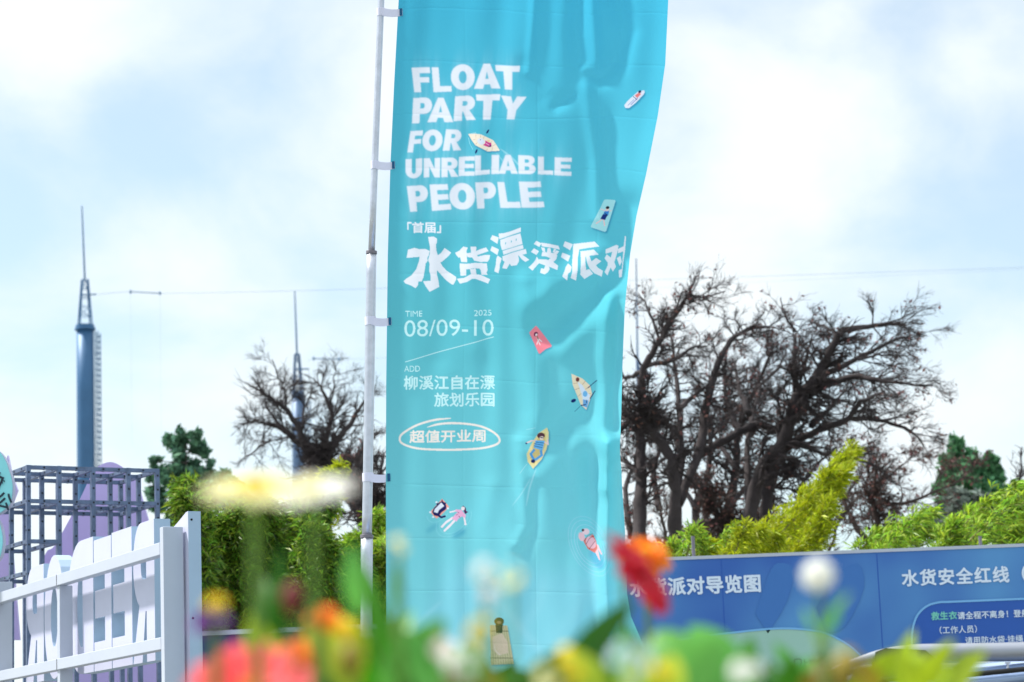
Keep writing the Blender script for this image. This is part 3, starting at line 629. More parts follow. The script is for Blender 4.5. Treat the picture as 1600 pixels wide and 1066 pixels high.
# ------------------------------------------------------------------ blue sign boards
def board_text(s, px, py, hpx, Y, m, parent, name='lettering', bold=.03, wide=1.0, space=1.05):
    v, f = text_mesh(s, 0, 0, space)
    sc = mpp(px, py, Y)*hpx/.9; O = U(px, py, Y)
    g = MB()
    for q in range(9):
        a = 2*math.pi*q/8; bx, by = (bold*math.cos(a), bold*math.sin(a)) if q < 8 else (0, 0)
        O.y = Y-.004-.0002*q
        g.add([O+Vector(((x+bx)*sc*wide, 0, (y+by)*sc)) for x, y, z in v], f)
    return obj(name, g, m, parent)
YB = 18.0
A = U(900, 879.5, YB); Bp = U(1760, 846, YB)
ztop = U(1300, 866, YB).z
x0, x1 = U(905, 900, YB).x, U(1900, 900, YB).x
board = thing('sign_board', ((x0+x1)/2, YB, 0), 'long blue printed guide map board with white characters behind the flag', 'sign board')
mb_ = bpy.data.materials.new('blue printed vinyl'); mb_.use_nodes = True; t = mb_.node_tree; b = t.nodes['Principled BSDF']; b.inputs['Roughness'].default_value = .55
tx = N(t, 'ShaderNodeTexCoord'); nn = N(t, 'ShaderNodeTexNoise'); nn.inputs['Scale'].default_value = .9; nn.inputs['Detail'].default_value = 2
t.links.new(tx.outputs['Object'], nn.inputs['Vector']); rp = N(t, 'ShaderNodeValToRGB'); t.links.new(nn.outputs['Fac'], rp.inputs['Fac'])
rp.color_ramp.elements[0].position = .38; rp.color_ramp.elements[0].color = (*lin((40, 92, 174)), 1); rp.color_ramp.elements[1].position = .66; rp.color_ramp.elements[1].color = (*lin((78, 140, 198)), 1)
t.links.new(rp.outputs[0], b.inputs['Base Color'])
g = MB(); g.box(((x0+x1)/2, YB+.03, (ztop+.3)/2), ((x1-x0)/2, 0, 0), (0, .03, 0), (0, 0, (ztop-.3)/2)); obj('panel', g, mb_, board)
g = MB(); g.box(((x0+x1)/2, YB+.03, ztop+.012), ((x1-x0)/2+.01, 0, 0), (0, .036, 0), (0, 0, .012)); obj('top_trim', g, 'white', board)
for px in (1128, 1372, 1616):
    g = MB(); p = U(px, 900, YB); g.box((p.x, YB-.0006, (ztop+.3)/2), (.0035, 0, 0), (0, .001, 0), (0, 0, (ztop-.32)/2)); obj('panel_seam', g, 'panel_blue', board)
for px in (1083, 1532):
    g = MB(); p = U(px, 850, YB+.09); zt = U(px, 838 if px < 1200 else 838, YB+.09).z
    g.tube([(p.x, YB+.09, 0), (p.x, YB+.09, zt)], .014, 8); obj('post', g, 'collar', board)
g = MB()
for px in (950, 1240, 1700):
    g = MB(); p = U(px, 850, YB); g.box((p.x, YB+.11, .6), (.03, 0, 0), (0, .03, 0), (0, 0, .6)); obj('back_post', g, 'collar', board)
board_text('水货派对导览图', 984, 930, 26, YB, 'letter_white', board, bold=.035)
board_text('水货安全红线（必', 1409, 914, 24, YB, 'letter_white', board, bold=.03, space=1.13)
# dome printed on the board, its pale outline and small logo
dome = [(1010, 1012), (1060, 1001), (1120, 992), (1200, 983), (1250, 983), (1290, 990), (1325, 1008), (1350, 1032), (1366, 1060), (1370, 1110), (1000, 1110)]
def flat(poly, Y, m, parent, name, off, th=.002):
    g = MB(); q = [U(x, y, Y) for x, y in poly]
    for p in q: p.y = Y-off
    g.prism(q, (0, th, 0)); return obj(name, g, m, parent)
flat(smoothline(dome[:-2], 4)+dome[-2:], YB, 'hillprint', board, 'printed_dome', .004)
def ribbon(pts, w, Y, m, parent, name, off):
    pts = smoothline(pts, 5); g = MB(); q = []
    for x, y in pts:
        p = U(x, y, Y); p.y = Y-off; q.append(p)
    hw = w*mpp(1300, 950, Y)/2
    for i in range(len(q)-1):
        d = (q[i+1]-q[i]).normalized(); n = Vector((-d.z, 0, d.x))*hw
        g.add([q[i]-n, q[i+1]-n, q[i+1]+n, q[i]+n], [(0, 1, 2, 3)])
    return obj(name, g, m, parent)
ribbon(dome[:-2], 3, YB, 'outline', board, 'dome_outline', .008)
pan = [(1424, 1120), (1424, 1000), (1430, 968), (1444, 950), (1464, 942), (1500, 940), (1860, 925), (1860, 1105)]
flat(pan, YB, 'panel_blue', board, 'text_panel', .004)
ribbon([(1424, 1060), (1424, 1000), (1430, 968), (1444, 950), (1464, 942), (1500, 940), (1680, 932.5), (1860, 925)], 3.2, YB, 'outline', board, 'panel_outline', .008)
flat(smoothline([(1180, 960), (1200, 900), (1215, 880), (1240, 890), (1230, 940), (1200, 990)], 3), YB, 'print_dark', board, 'printed_figure', .004)
flat(smoothline([(1275, 950), (1300, 905), (1340, 880), (1350, 920), (1320, 980), (1290, 990)], 3), YB, 'print_dark', board, 'printed_figure', .0045)
board_text('救生衣', 1455, 968, 12, YB-.004, 'letter_green', board, bold=.03)
board_text('请全程不离身！登船请勿', 1496, 967, 11, YB-.004, 'letter_white', board, bold=.02)
board_text('（工作人员）', 1460, 990, 11, YB-.004, 'letter_white', board, bold=.015)
board_text('请用防水袋·挂绳（', 1508, 1006, 11, YB-.004, 'letter_white', board, bold=.015)
board_text('上岸', 1252, 1042, 11, YB-.004, 'letter_purple', board, bold=.03)
ribbon([(1241, 1031), (1251, 1031), (1251, 1040), (1246, 1045), (1241, 1040), (1241, 1031)], 1.6, YB, 'letter_purple', board, 'printed_badge', .008)

YL = 19.0
zl = U(430, 989, YL).z; xa, xb = U(250, 990, YL).x, U(1020, 990, YL).x
lb = thing('low_board', ((xa+xb)/2, YL, 0), 'low dark blue board with white top edge in front of the bamboo hedge', 'board')
g = MB(); g.box(((xa+xb)/2, YL+.03, (zl+.1)/2), ((xb-xa)/2, 0, 0), (0, .03, 0), (0, 0, (zl-.1)/2)); obj('panel', g, 'lowboard', lb)
g = MB(); g.box(((xa+xb)/2, YL+.03, zl+.018), ((xb-xa)/2+.01, 0, 0), (0, .05, 0), (0, 0, .018)); obj('top_trim', g, 'white', lb)
for f in (.1, .5, .9):
    g = MB(); g.box((xa+(xb-xa)*f, YL+.1, .5), (.03, 0, 0), (0, .03, 0), (0, 0, .5)); obj('support_post', g, 'collar', lb)

# ------------------------------------------------------------------ white letter sign seen from behind
Q0 = U(284, 824, 12.0); Q1 = U(18, 911, 14.7)
Q0g = Vector((Q0.x, Q0.y, 0)); ed = Vector((Q1.x-Q0.x, Q1.y-Q0.y, 0)); LEN = ed.length; E = ed/LEN
NB = Vector((E.y*-1, E.x, 0))                     # towards the camera side (back of the sign)
if NB.dot(Vector((0, -1, 0))) < 0: NB = -NB
ztop_s = Q0.z
def fs(px, z=None, py=None, n=0.0):
    """position along the sign for a photo column"""
    d = ray(px, py if py is not None else 900); o = Q0g+NB*n
    # solve CPOS + t d = o + s E in xy
    a, b2, c, dd = d.x, -E.x, d.y, -E.y; rx, ry = o.x-CPOS.x, o.y-CPOS.y
    det = a*dd-b2*c; tt = (rx*dd-b2*ry)/det; s = (a*ry-c*rx)/det
    return s, (CPOS+d*tt).z
sign = thing('letter_sign', Q0g+E*LEN/2, 'white steel frame carrying big white cut-out letters, seen from behind', 'letter sign')
def sbox(s0, s1, n0, n1, z0, z1):
    g = MB(); c = Q0g+E*(s0+s1)/2+NB*(n0+n1)/2; c.z = (z0+z1)/2
    g.box(c, E*(s1-s0)/2, NB*(n1-n0)/2, (0, 0, (z1-z0)/2)); return g
obj('post', sbox(-.02, .03, 0, .105, 0, ztop_s), 'white', sign, bevel=.003)
smid = fs(119, py=930)[0]
up_t = fs(160, py=875.5, n=.105)[1]; up_b = fs(160, py=894, n=.105)[1]
lo_t = fs(160, py=1014.8, n=.105)[1]; lo_b = fs(160, py=1033, n=.105)[1]
obj('post', sbox(smid, smid+.05, .02, .095, 0, up_b), 'white', sign, bevel=.003)
obj('post', sbox(LEN-.02, LEN+.1, 0, .105, 0, ztop_s), 'white', sign, bevel=.003)
for z0, z1 in ((lo_b, lo_t), (up_b, up_t)):
    obj('rail', sbox(.031, smid+.02, .05, .106, z0, z1), 'white', sign, bevel=.003)
    obj('rail', sbox(smid+.023, LEN-.021, .05, .106, z0, z1), 'white', sign, bevel=.003)
obj('foot_rail', sbox(.031, LEN-.021, .03, .1, .05, .13), 'white', sign, bevel=.003)
g = MB()
for s_, z_ in [(smid+.021, (up_t+up_b)/2), (smid+.0215, (lo_t+lo_b)/2), (LEN-.06, (up_t+up_b)/2+.0)]:
    g = MB(); c = Q0g+E*s_+NB*.1068; c.z = z_; g.box(c, E*.003, NB*.0006, (0, 0, .03)); obj('weld_seam', g, 'hole', sign)
# letters: front reading direction runs along +E
zb = fs(180, py=1043, n=0)[1]
LT = [('R', 203, 237, 822, .055), ('E', 171, 202, 833, .058), ('E', 143, 170, 845, .058), ('D', 101, 142, 858, .06), ('O', 66, 97, 878, .055), ('R', 37, 65, 890, .055)]
TH = .088
for ch, pl, pr, pt, off in LT:
    sl, zt = fs(pl, py=pt); sr, _ = fs(pr, py=pt)
    if ch == 'P': sr = -.10
    cu = bpy.data.curves.new('glyph', 'CURVE'); cu.dimensions = '2D'; cu.fill_mode = 'BOTH'; cu.extrude = .5
    for pt in GL[ch]:
        if isinstance(pt, str): continue
        pt = [p for i, p in enumerate(pt) if math.hypot(p[0]-pt[i-1][0], p[1]-pt[i-1][1]) > 1e-4]
        sp2 = cu.splines.new('POLY'); sp2.points.add(len(pt)-1); sp2.use_cyclic_u = True
        for i, (x, y) in enumerate(pt): sp2.points[i].co = (x, 1-y, 0, 1)
    go = bpy.data.objects.new('glyph', cu); COL.objects.link(go)
    gm = bpy.data.meshes.new_from_object(go.evaluated_get(bpy.context.evaluated_depsgraph_get()))
    v = [tuple(x.co) for x in gm.vertices]; f = [tuple(p.vertices) for p in gm.polygons]
    bpy.data.objects.remove(go); bpy.data.meshes.remove(gm); bpy.data.curves.remove(cu)
    xs = [p[0] for p in v]; ys = [p[1] for p in v]; xm, xM, ym, yM = min(xs), max(xs), min(ys), max(ys)
    zt = zt+(.02 if ch in 'DO' else 0)
    g = MB()
    for x, y, z in v:
        s_ = sr+(x-xm)/(xM-xm)*(sl-sr); c = Q0g+E*s_+NB*(-.012-(.5+z)*TH); c.z = zb+(y-ym)/(yM-ym)*(zt-zb); g.v.append(c)
    g.f = f
    ob = obj('letter', g, 'board_white', sign)
    ob.data.materials.append(MT['letter_edge_shade'])
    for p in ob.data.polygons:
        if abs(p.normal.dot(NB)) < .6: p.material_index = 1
# end panel edge (thick white return at the near end) with screws
def z_at(c, py):
    # height at plan point c that shows at photo row py
    zz = 1.5
    for _ in range(20):
        v = Vector((c.x, c.y, zz))-CPOS; d = v.dot(FWD); y = 533-v.dot(UP)/d*F_PX; zz += (y-py)*d/F_PX
    return zz
ce = Q0g-E*.06-NB*.04
zt = z_at(ce, 799)
pp = [(-.06, .25), (-.06, zt), (-.03, zt-.002), (.06, zt-.03), (.16, zt-.058), (.22, zt-.09), (.26, zt-.14), (.275, zt-.22), (.27, zb+.40), (.235, zb+.33), (.15, zb+.30), (.04, zb+.30), (.034, .25)]
g = MB(); q = []
for s_, z_ in pp:
    c = Q0g+E*s_-NB*.012; c.z = z_; q.append(c)
g.prism(q, -NB*.066); ob = obj('letter', g, 'board_white', sign); ob.data.materials.append(MT['letter_edge_shade'])
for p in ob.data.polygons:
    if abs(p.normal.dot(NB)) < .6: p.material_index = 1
g = MB()
for z_ in (z_at(ce, 812), z_at(ce, 966)):
    c = Q0g-E*.0605-NB*.03; c.z = z_; g = MB(); g.ellipsoid(c, (.006, .006, .006), 8, 6); obj('screw', g, 'hole', sign)
for s_, z_ in [(.32, zb+.38), (.66, zb+.3), (1.0, zb+.24), (1.9, zb+.3), (2.4, zb+.3)]:
    c = Q0g+E*s_-NB*.05; c.z = z_; g = MB(); g.ellipsoid(c, (.006, .006, .006), 8, 6); obj('screw', g, 'hole', sign)

# ------------------------------------------------------------------ steel display scaffold behind the letters
YS = 15.0
T = .027
O_ = U(44, 727, YS); ex = Vector((1, .55, 0)).normalized()
CX = [0]
def sx_of(px):
    d = ray(px, 730); det = d.x*(-ex.y)+ex.x*d.y
    rx, ry = O_.x, O_.y; return (d.x*ry-d.y*rx)/det
cols = [sx_of(p) for p in (44, 92, 145, 200, 245)]
ey = Vector((-.16, .26, 0))
z_top = O_.z; z_mid = U(44, 783, YS).z; z_low = U(44, 846, YS).z; z_l2 = U(44, 895, YS).z
scaf = thing('steel_scaffold', (O_.x+ex.x*.4, O_.y+ex.y*.4+.3, 0), 'dark grey perforated steel display frame standing behind the white letter sign', 'scaffold')
def sp(i, j, z):
    p = Vector((O_.x, O_.y, 0))+ex*cols[i]+ey*j; p.z = z; return p
holes = MB()
def hole_row(a, b, nrm, st=.1):
    a, b = Vector(a), Vector(b); L_ = (b-a).length; d = (b-a)/L_; n = max(1, int(L_/st))
    for k in range(n):
        c = a+d*L_*(k+.5)/n+nrm*(T/2+.0006); s2 = d.cross(nrm).normalized()
        holes.box(c, d*.0055, s2*.0055, nrm*.0005)
nf = Vector((ex.y, -ex.x, 0)).normalized()
nl = Vector((-ex.x, -ex.y, 0))
for j in range(3):
    for i in range(5):
        if j == 1 and i == 2: pass
        p = sp(i, j, 0); g = MB(); g.box((p.x, p.y, z_top/2), ex*T/2, nf*T/2, (0, 0, z_top/2)); obj('upright', g, 'steel', scaf)
        hole_row((p.x, p.y, z_mid-.5), (p.x, p.y, z_top), nf, .09)
        if i == 0: hole_row((p.x, p.y, z_mid-.5), (p.x, p.y, z_top), nl, .09)
for z, cc in ((z_top-T/2, range(4)), (z_mid, range(4)), (z_low, (0,)), (z_l2, (0,)), (1.2, range(4))):
    for j in range(3):
        for i in cc:
            if z == z_top-T/2 or z == z_mid or j != 1:
                a, b3 = sp(i, j, z)+ex*T/2, sp(i+1, j, z)-ex*T/2
                g = MB(); g.beam(a, b3, T*.9, T*.9); obj('crossbar', g, 'steel', scaf); hole_row(a, b3, nf, .1)
                hole_row(a, b3, Vector((0, 0, -1)), .1)
    for i in ((0, 1, 2, 3, 4) if len(list(cc)) == 4 else (0, 1)):
        for j in range(2):
            d = ey.normalized(); a, b3 = sp(i, j, z)+d*T/2, sp(i, j+1, z)-d*T/2
            g = MB(); g.beam(a, b3, T*.9, T*.88); obj('depth_bar', g, 'steel', scaf); hole_row(a, b3, nl, .1)
obj('bolt_holes', holes, 'hole', scaf)
# long arms of the frame reaching left, out of the picture
for z in (U(10, 805, YS).z, U(10, 825, YS).z):
    a = sp(0, 2, z)-ex*T; g = MB(); g.beam(a, a-ex*.9+Vector((0, .1, 0)), T, T); obj('crossbar', g, 'steel', scaf)

def px_prism(poly, Y, th, m, name, parent=None, edge=None, slope=0.0):
    q = []
    for x, y in poly:
        q.append(U(x, y, Y+slope*(x-poly[0][0])))
    g = MB(); g.prism(q, (0.0, th, 0)); o = obj(name, g, m, parent)
    if edge:
        o.data.materials.append(MT[edge])
        for p in o.data.polygons:
            if abs(p.normal.y) < .5: p.material_index = 1
    return o
cone = smoothline([(60, 1200), (64, 900), (88, 850), (120, 790), (141, 746), (152, 730), (172, 722), (190, 729), (205, 742), (216, 760), (228, 800), (240, 845), (256, 920), (275, 1200)], 4)
pn = px_prism(cone, 16.3, .06, 'purple', 'lilac_panel', None, 'purple_edge')
tag(pn, 'lilac round-topped display panel behind the steel scaffold', 'display panel')
pn = px_prism([(12, 711), (18, 740), (27, 765), (14, 800), (30, 1000), (-60, 1000), (-60, 760), (2, 745)], 15.9, .05, 'purple', 'lilac_panel', None, 'purple_edge')
tag(pn, 'lilac pointed star panel behind the teal cloud sign at the left edge', 'display panel')
cs = thing('cloud_sign', (U(-30, 800, 14.6).x, 14.6, 0), 'teal cloud shaped sign with dark characters cut off at the left edge', 'sign')
cloudp = smoothline([(-80, 700), (-40, 690), (-5, 703), (8, 720), (13, 734), (17.5, 748), (19, 765), (16, 785), (8, 795), (0, 801), (-8, 806), (-2, 816), (3, 835), (3, 855), (-4, 875), (-30, 890), (-80, 880)], 4)
px_prism([(x+1.6, y) for x, y in cloudp], 14.62, .07, 'board_white', 'sign_backing', cs)
px_prism(cloudp, 14.6, .015, 'teal', 'sign_face', cs)
def rot_text(s, px, py, hpx, ang, Y, m, parent):
    v, f = text_mesh(s, .02); sc = mpp(px, py, Y)*hpx/.9; O = U(px, py, Y); ca_, sa_ = math.cos(ang), math.sin(ang); g = MB()
    g.add([O+Vector(((x*ca_-y*sa_)*sc, -.004, (x*sa_+y*ca_)*sc)) for x, y, z in v], f); return obj('lettering', g, m, parent)
rot_text('公', -10, 789, 25, R(-18), 14.596, 'ink', cs); rot_text('办', -21, 757, 26, R(-22), 14.596, 'ink', cs)
g = MB(); p = U(-40, 800, 14.66); g.box((p.x, 14.72, .95), (.02, 0, 0), (0, .02, 0), (0, 0, .95)); obj('support_post', g, 'collar', cs)

# ------------------------------------------------------------------ antenna towers
def tower(px, Y, yt_mast, yt_head, yt_body, w, label, m, ladder=True, lean=0, yb=1220):
    k = mpp(px, yt_body, Y)
    base = U(px+lean, yb, Y); base.z = 0
    tw = thing('antenna_tower', base, label, 'tower', 'antenna towers')
    zb_ = U(px, yt_body, Y).z; zh = U(px, yt_head, Y).z; zm = U(px, yt_mast, Y).z; x = U(px, yt_body, Y).x; xm = U(px-5, yt_mast, Y).x
    xb = base.x; r1 = w/2*k; r0 = r1*1.12
    g = MB(); g.tube([(xb+(x-xb)*i/8, Y, zb_*i/8) for i in range(9)], [r0+(r1-r0)*i/8 for i in range(9)], 24); obj('shaft', g, m, tw, True)
    g = MB(); g.tube([(x, Y, zb_), (x, Y, zb_+k*3)], r1*1.22, 20); g.tube([(x, Y, zb_+k*3), (x, Y, zb_+k*8)], r1*1.1, 20); obj('platform', g, m, tw)
    g = MB(); hb, ht = zb_+k*8, zh; rb_, rt_ = r1*1.0, r1*.46
    def cp(a, f): rr = rb_+(rt_-rb_)*f; return Vector((x+rr*math.cos(a), Y+rr*math.sin(a), hb+(ht-hb)*f))
    for q in range(4):
        a = math.pi/4+.35+q*math.pi/2; b4 = a+math.pi/2
        g.tube([cp(a, 0), cp(a, 1)], 1.35*k, 6)
        for lv in range(5): g.tube([cp(a, lv/5), cp(b4, lv/5)], .55*k, 5)
        for lv in range(5):
            if lv in (1, 4): g.tube([cp(a, lv/5), cp(b4, (lv+1)/5)], .55*k, 5)
    obj('lattice_head', g, m, tw)
    g = MB(); g.tube([(x, Y, ht-3*k), (x-.05*k, Y, ht+2*k), (xm+(x-xm)*.4, Y, ht+(zm-ht)*.6), (xm, Y, zm)], [2.2*k, 1.5*k, 1.2*k, .9*k], 8); obj('mast', g, 'mast', tw)
    g = MB(); za = U(px, yt_head+25, Y).z; g.tube([(x-3*k, Y-r1*.3, za+.6*k), (x+19*k, Y-r1*.5, za)], 1.2*k, 6); g.ellipsoid((x+7*k, Y-r1*.4, za+.2*k), (2.2*k, 2.2*k, 1.8*k)); obj('arm', g, 'mast', tw)
    if ladder:
        g = MB(); lx = x+r1+5.5*k; zt = zb_-2*k
        for dx in (-3.2*k, 1.0*k, 5*k): g.tube([(lx+dx+(xb-x)*.8, Y, zb_*.15), (lx+dx, Y, zt if dx < 3*k else zt-4*k)], .85*k, 5)
        n = int(zt/(5.2*k))
        for i in range(n):
            z = zb_*.15+(zt-zb_*.15)*i/n; xx = lx+(xb-x)*.8*(1-i/n)
            g.tube([(xx-3.2*k, Y, z), (xx+1.0*k, Y, z)], .7*k, 4)
            if i % 2 == 0: g.tube([(xx-3.2*k, Y-.2, z), (xx+1*k, Y-4*k, z), (xx+5*k, Y-2*k, z), (xx+5*k, Y+1*k, z), (xx+1*k, Y+.5, z)], .8*k, 4)
        for f in (.3, .6, .95): g.beam((x, Y, zt*f), (lx, Y, zt*f), .6*k, .6*k)
        obj('ladder', g, m, tw)
    return tw
tower(133, 200, 322, 437, 516, 26.5, 'nearest antenna tower, thick blue shaft with caged ladder and tall whip mast', 'tower', True, 4)
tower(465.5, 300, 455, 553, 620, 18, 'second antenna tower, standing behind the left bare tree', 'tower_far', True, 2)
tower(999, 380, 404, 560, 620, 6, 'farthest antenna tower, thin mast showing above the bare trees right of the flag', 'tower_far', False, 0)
def wire(pts, Y0, Y1, label, bars=None, drops=(), r=.013):
    n = 24; P_ = smoothline(pts, 8); m_ = len(P_)-1
    q = [U(x, y, Y0+(Y1-Y0)*i/m_) for i, (x, y) in enumerate(P_)]
    root = thing('antenna_wire', q[0], label, 'wire')
    g = MB(); g.tube(q, r, 5); obj('cable', g, 'wire', root)
    if bars:
        (xa_, ya_, xb_, yb_, Yb_) = bars; k = mpp(xa_, ya_, Yb_)
        g = MB(); g.tube([U(xa_, ya_, Yb_), U(xb_, yb_, Yb_)], .8*k, 6); obj('spreader_bar', g, 'mast', root)
        for x, y in ((xa_, ya_), (xb_, yb_)):
            g = MB(); c = U(x, y, Yb_); g.ellipsoid(c, (1.5*k, 1.5*k, 3.6*k), 8, 6); obj('insulator', g, 'tower', root)
            g = MB(); e_ = U(x+2, min(y+240, 700), Yb_); g.tube([c, e_], .004, 4); obj('drop_line', g, 'wire', root)
wire([(153, 460), (204, 456), (250, 458.5), (400, 456), (590, 451), (800, 444), (1000, 438), (1600, 418), (1700, 414)], 200, 215, 'upper thin antenna wire crossing the sky from the nearest tower', (204, 456, 250, 458.5, 201))
wire([(480, 566), (490, 560.5), (530, 561.5), (580, 560), (700, 556), (1000, 546)], 300, 320, 'lower thin antenna wire leaving the second tower behind the pole', (490, 560.5, 530, 561.5, 300.5))
wire([(1000, 452), (1200, 440), (1600, 421), (1720, 416)], 380, 330, 'far faint wire running right from the farthest mast', None)

# ------------------------------------------------------------------ bare trees
def grow(g, p, d, length, r, lv, bias, rnd, leaves):
    n = 5 if lv else 4; pts = [p.copy()]; dd = d.copy(); q = p.copy(); dirs = []
    for i in range(n):
        dd = (dd+Vector((rnd.uniform(-1, 1), rnd.uniform(-1, 1), rnd.uniform(-1, 1)))*.34+bias*.10).normalized()
        q = q+dd*length/n; pts.append(q.copy()); dirs.append(dd.copy())
    g.tube(pts, [max(r*(1-.75*i/n), .0016) for i in range(n+1)], 5 if lv > 1 else (4 if lv == 1 else 3), False)
    if lv > 0:
        for k in range(rnd.randint(6, 9) if lv > 1 else rnd.randint(7, 10)):
            f = rnd.uniform(.25, 1); i = min(int(f*n), n-1)
            ax = Vector((rnd.uniform(-1, 1), rnd.uniform(-1, 1), rnd.uniform(-1, 1))).normalized()
            nd = (dirs[i]+ax*rnd.uniform(.5, 1.0)+bias*.25).normalized()
            grow(g, pts[i].lerp(pts[i+1], f*n-i), nd, length*rnd.uniform(.35, .65), r*.5, lv-1, bias, rnd, leaves)
    elif leaves is not None and rnd.random() < leaves[1]:
        leaves[0].append(pts[-2])
def bare_tree(label, limbs, Y, scale, origin, seed, bias, twig, leafp=0, m='bark', dens=1.0, lv=2):
    rnd = random.Random(seed); ox, oy = origin
    first = limbs[0][0][0]; bs = U(ox+first[0]/scale, oy+first[1]/scale, Y); bs.z = 0
    tr_ = thing('bare_tree', bs, label, 'tree', 'leafless dark trees')
    gt, gb, gl = MB(), MB(), ([], leafp)
    for li, (pts, r0, r1, dep) in enumerate(limbs):
        S_ = smoothline([(ox+x/scale, oy+y/scale, Y+dep*i/(len(pts)-1)) for i, (x, y) in enumerate(pts)], 5)
        q = [U(*p) for p in S_]
        if li == 0: q = [bs]+q
        k = mpp(1000, 700, Y); n = len(q)
        jit = [v+Vector((rnd.gauss(0, 1), rnd.gauss(0, 1), rnd.gauss(0, 1)))*k*.9 for v in q]; jit[0] = q[0]
        rad = [(r0+(r1-r0)*i/(n-1))*1.08*k*rnd.uniform(.88, 1.12) for i in range(n)]
        (gt if li < 2 else gb).tube(jit, rad, 9)
        L_ = sum((jit[i+1]-jit[i]).length for i in range(n-1))
        cnt = int(L_/(k*13)*dens)
        for c in range(cnt):
            f = rnd.uniform(.25 if li < 2 else .12, 1)*(n-1); i = min(int(f), n-2)
            d = (jit[i+1]-jit[i]).normalized(); ax = Vector((rnd.uniform(-1, 1), rnd.uniform(-1, 1), rnd.uniform(-1, 1))).normalized()
            nd = (d*.7+ax*.85+bias*.35).normalized()
            grow(gb, jit[i].lerp(jit[i+1], f-i), nd, twig*k*rnd.uniform(.5, 1.15)*(1.14-.46*f/(n-1)), rad[i]*.28+.4*k, lv if rnd.random() < .55 else lv-1, bias, rnd, gl if leafp else None)
    obj('trunk', gt, m, tr_, True); obj('crown', gb, m, tr_, True)
    if leafp and gl[0]:
        g = MB()
        for p in gl[0]:
            s_ = .03*rnd.uniform(.6, 1.3); a = Vector((rnd.uniform(-1, 1), rnd.uniform(-1, 1), rnd.uniform(-1, .3))).normalized(); b5 = a.cross(Vector((rnd.random(), rnd.random(), rnd.random()+.1))).normalized()
            g.add([p, p+a*s_+b5*s_*.5, p+a*s_*2, p+a*s_-b5*s_*.5], [(0, 1, 2, 3)])
        obj('withered_leaves', g, 'dead_leaf', tr_)
ZT = (2.269, (960, 400))
bare_tree('leafless dark tree just right of the flag with two thick trunks', [
    ([(215, 1040), (215, 940), (215, 860), (200, 720), (120, 600), (100, 520), (105, 400), (160, 300), (240, 170), (275, 135)], 11, 2, -1.0),
    ([(85, 1040), (90, 900), (95, 780), (92, 640), (98, 530)], 11, 7, .8),
    ([(215, 860), (237, 700), (228, 540), (215, 400), (200, 280)], 7, 1.5, 1.5), ([(225, 880), (300, 690), (330, 500), (400, 320), (470, 265), (550, 250)], 8, 1.5, 1.2),
    ([(275, 140), (330, 145), (395, 125)], 2, .7, .3), ([(105, 400), (60, 430), (10, 420), (-40, 390)], 4, 1, .8), ([(95, 560), (40, 600), (0, 640)], 5, 2, -.6), ([(110, 390), (200, 370), (270, 330), (330, 320)], 4, 1, .8), ([(230, 540), (300, 480), (370, 430), (430, 400)], 4, 1, 1.2), ([(160, 300), (120, 190), (85, 130)], 2.5, .7, .5), ([(95, 780), (40, 730), (-20, 700)], 5, 2, .5), ([(240, 700), (180, 590), (60, 580), (-20, 560)], 5, 2, 1)], 30, *ZT, 11, Vector((.2, 0, .12)), 56, .06, dens=1.1)
bare_tree('leafless dark tree leaning right above the blue sign board', [
    ([(470, 1040), (480, 930), (520, 760), (600, 650), (650, 500), (690, 460), (750, 370), (800, 270)], 12, 5, -.8),
    ([(530, 960), (540, 850), (560, 760), (620, 640)], 9, 8, .6),
    ([(800, 270), (900, 250), (1000, 240), (1040, 260)], 5, 1, 1), ([(650, 560), (640, 440), (640, 270)], 6, 2, .8), ([(720, 465), (850, 430), (950, 445), (1130, 460)], 6, 1.2, -.8),
    ([(600, 680), (700, 630), (820, 580), (870, 520), (960, 480)], 7, 1.5, -1.2), ([(280, 715), (400, 650), (500, 600), (600, 625)], 6, 6, .9), ([(700, 440), (850, 370), (990, 300), (1060, 290)], 5, 1, .8),
    ([(640, 270), (600, 200), (590, 150)], 2, .7, .3), ([(790, 275), (740, 250), (690, 230)], 3, 1, .6), ([(700, 600), (770, 530), (830, 460)], 5, 1, 1.4), ([(820, 580), (930, 580), (1050, 620), (1100, 680)], 4, 1, .9), ([(640, 660), (740, 700), (860, 720), (960, 760)], 4, 1, 1), ([(480, 560), (440, 470), (430, 380)], 5, 1.5, 1), ([(480, 930), (470, 700), (490, 560), (520, 460)], 6, 2, 2), ([(660, 440), (690, 330), (700, 280)], 3, .8, -.6), ([(850, 370), (900, 360), (950, 350), (1040, 355)], 2.5, .8, .5)], 31, *ZT, 23, Vector((.5, 0, .02)), 64, .06, dens=1.1)
bare_tree('leafless tree filling the gap between the two big dark trees', [
    ([(400, 1040), (405, 900), (430, 760), (445, 600), (500, 470), (560, 340)], 9, 2, 1), ([(300, 1040), (290, 900), (330, 780), (340, 650), (330, 560)], 7, 2, .5), ([(445, 620), (400, 520), (390, 400), (410, 300)], 5, 1, .6), ([(430, 760), (360, 640), (300, 600)], 4, 1.2, .8), ([(500, 470), (580, 400), (610, 320)], 3, 1, .8), ([(405, 900), (480, 800), (560, 700)], 5, 1.5, 1), ([(290, 900), (220, 800), (160, 760)], 4, 1.5, .6), ([(340, 650), (420, 560), (470, 500)], 3, 1, .6), ([(160, 900), (140, 760), (180, 640)], 5, 2, .6), ([(640, 1000), (650, 860), (700, 760), (780, 690)], 5, 1.5, .6), ([(60, 1000), (40, 860), (60, 740)], 6, 2, .6)], 34, *ZT, 77, Vector((.2, 0, .1)), 52, .12, dens=1.05)
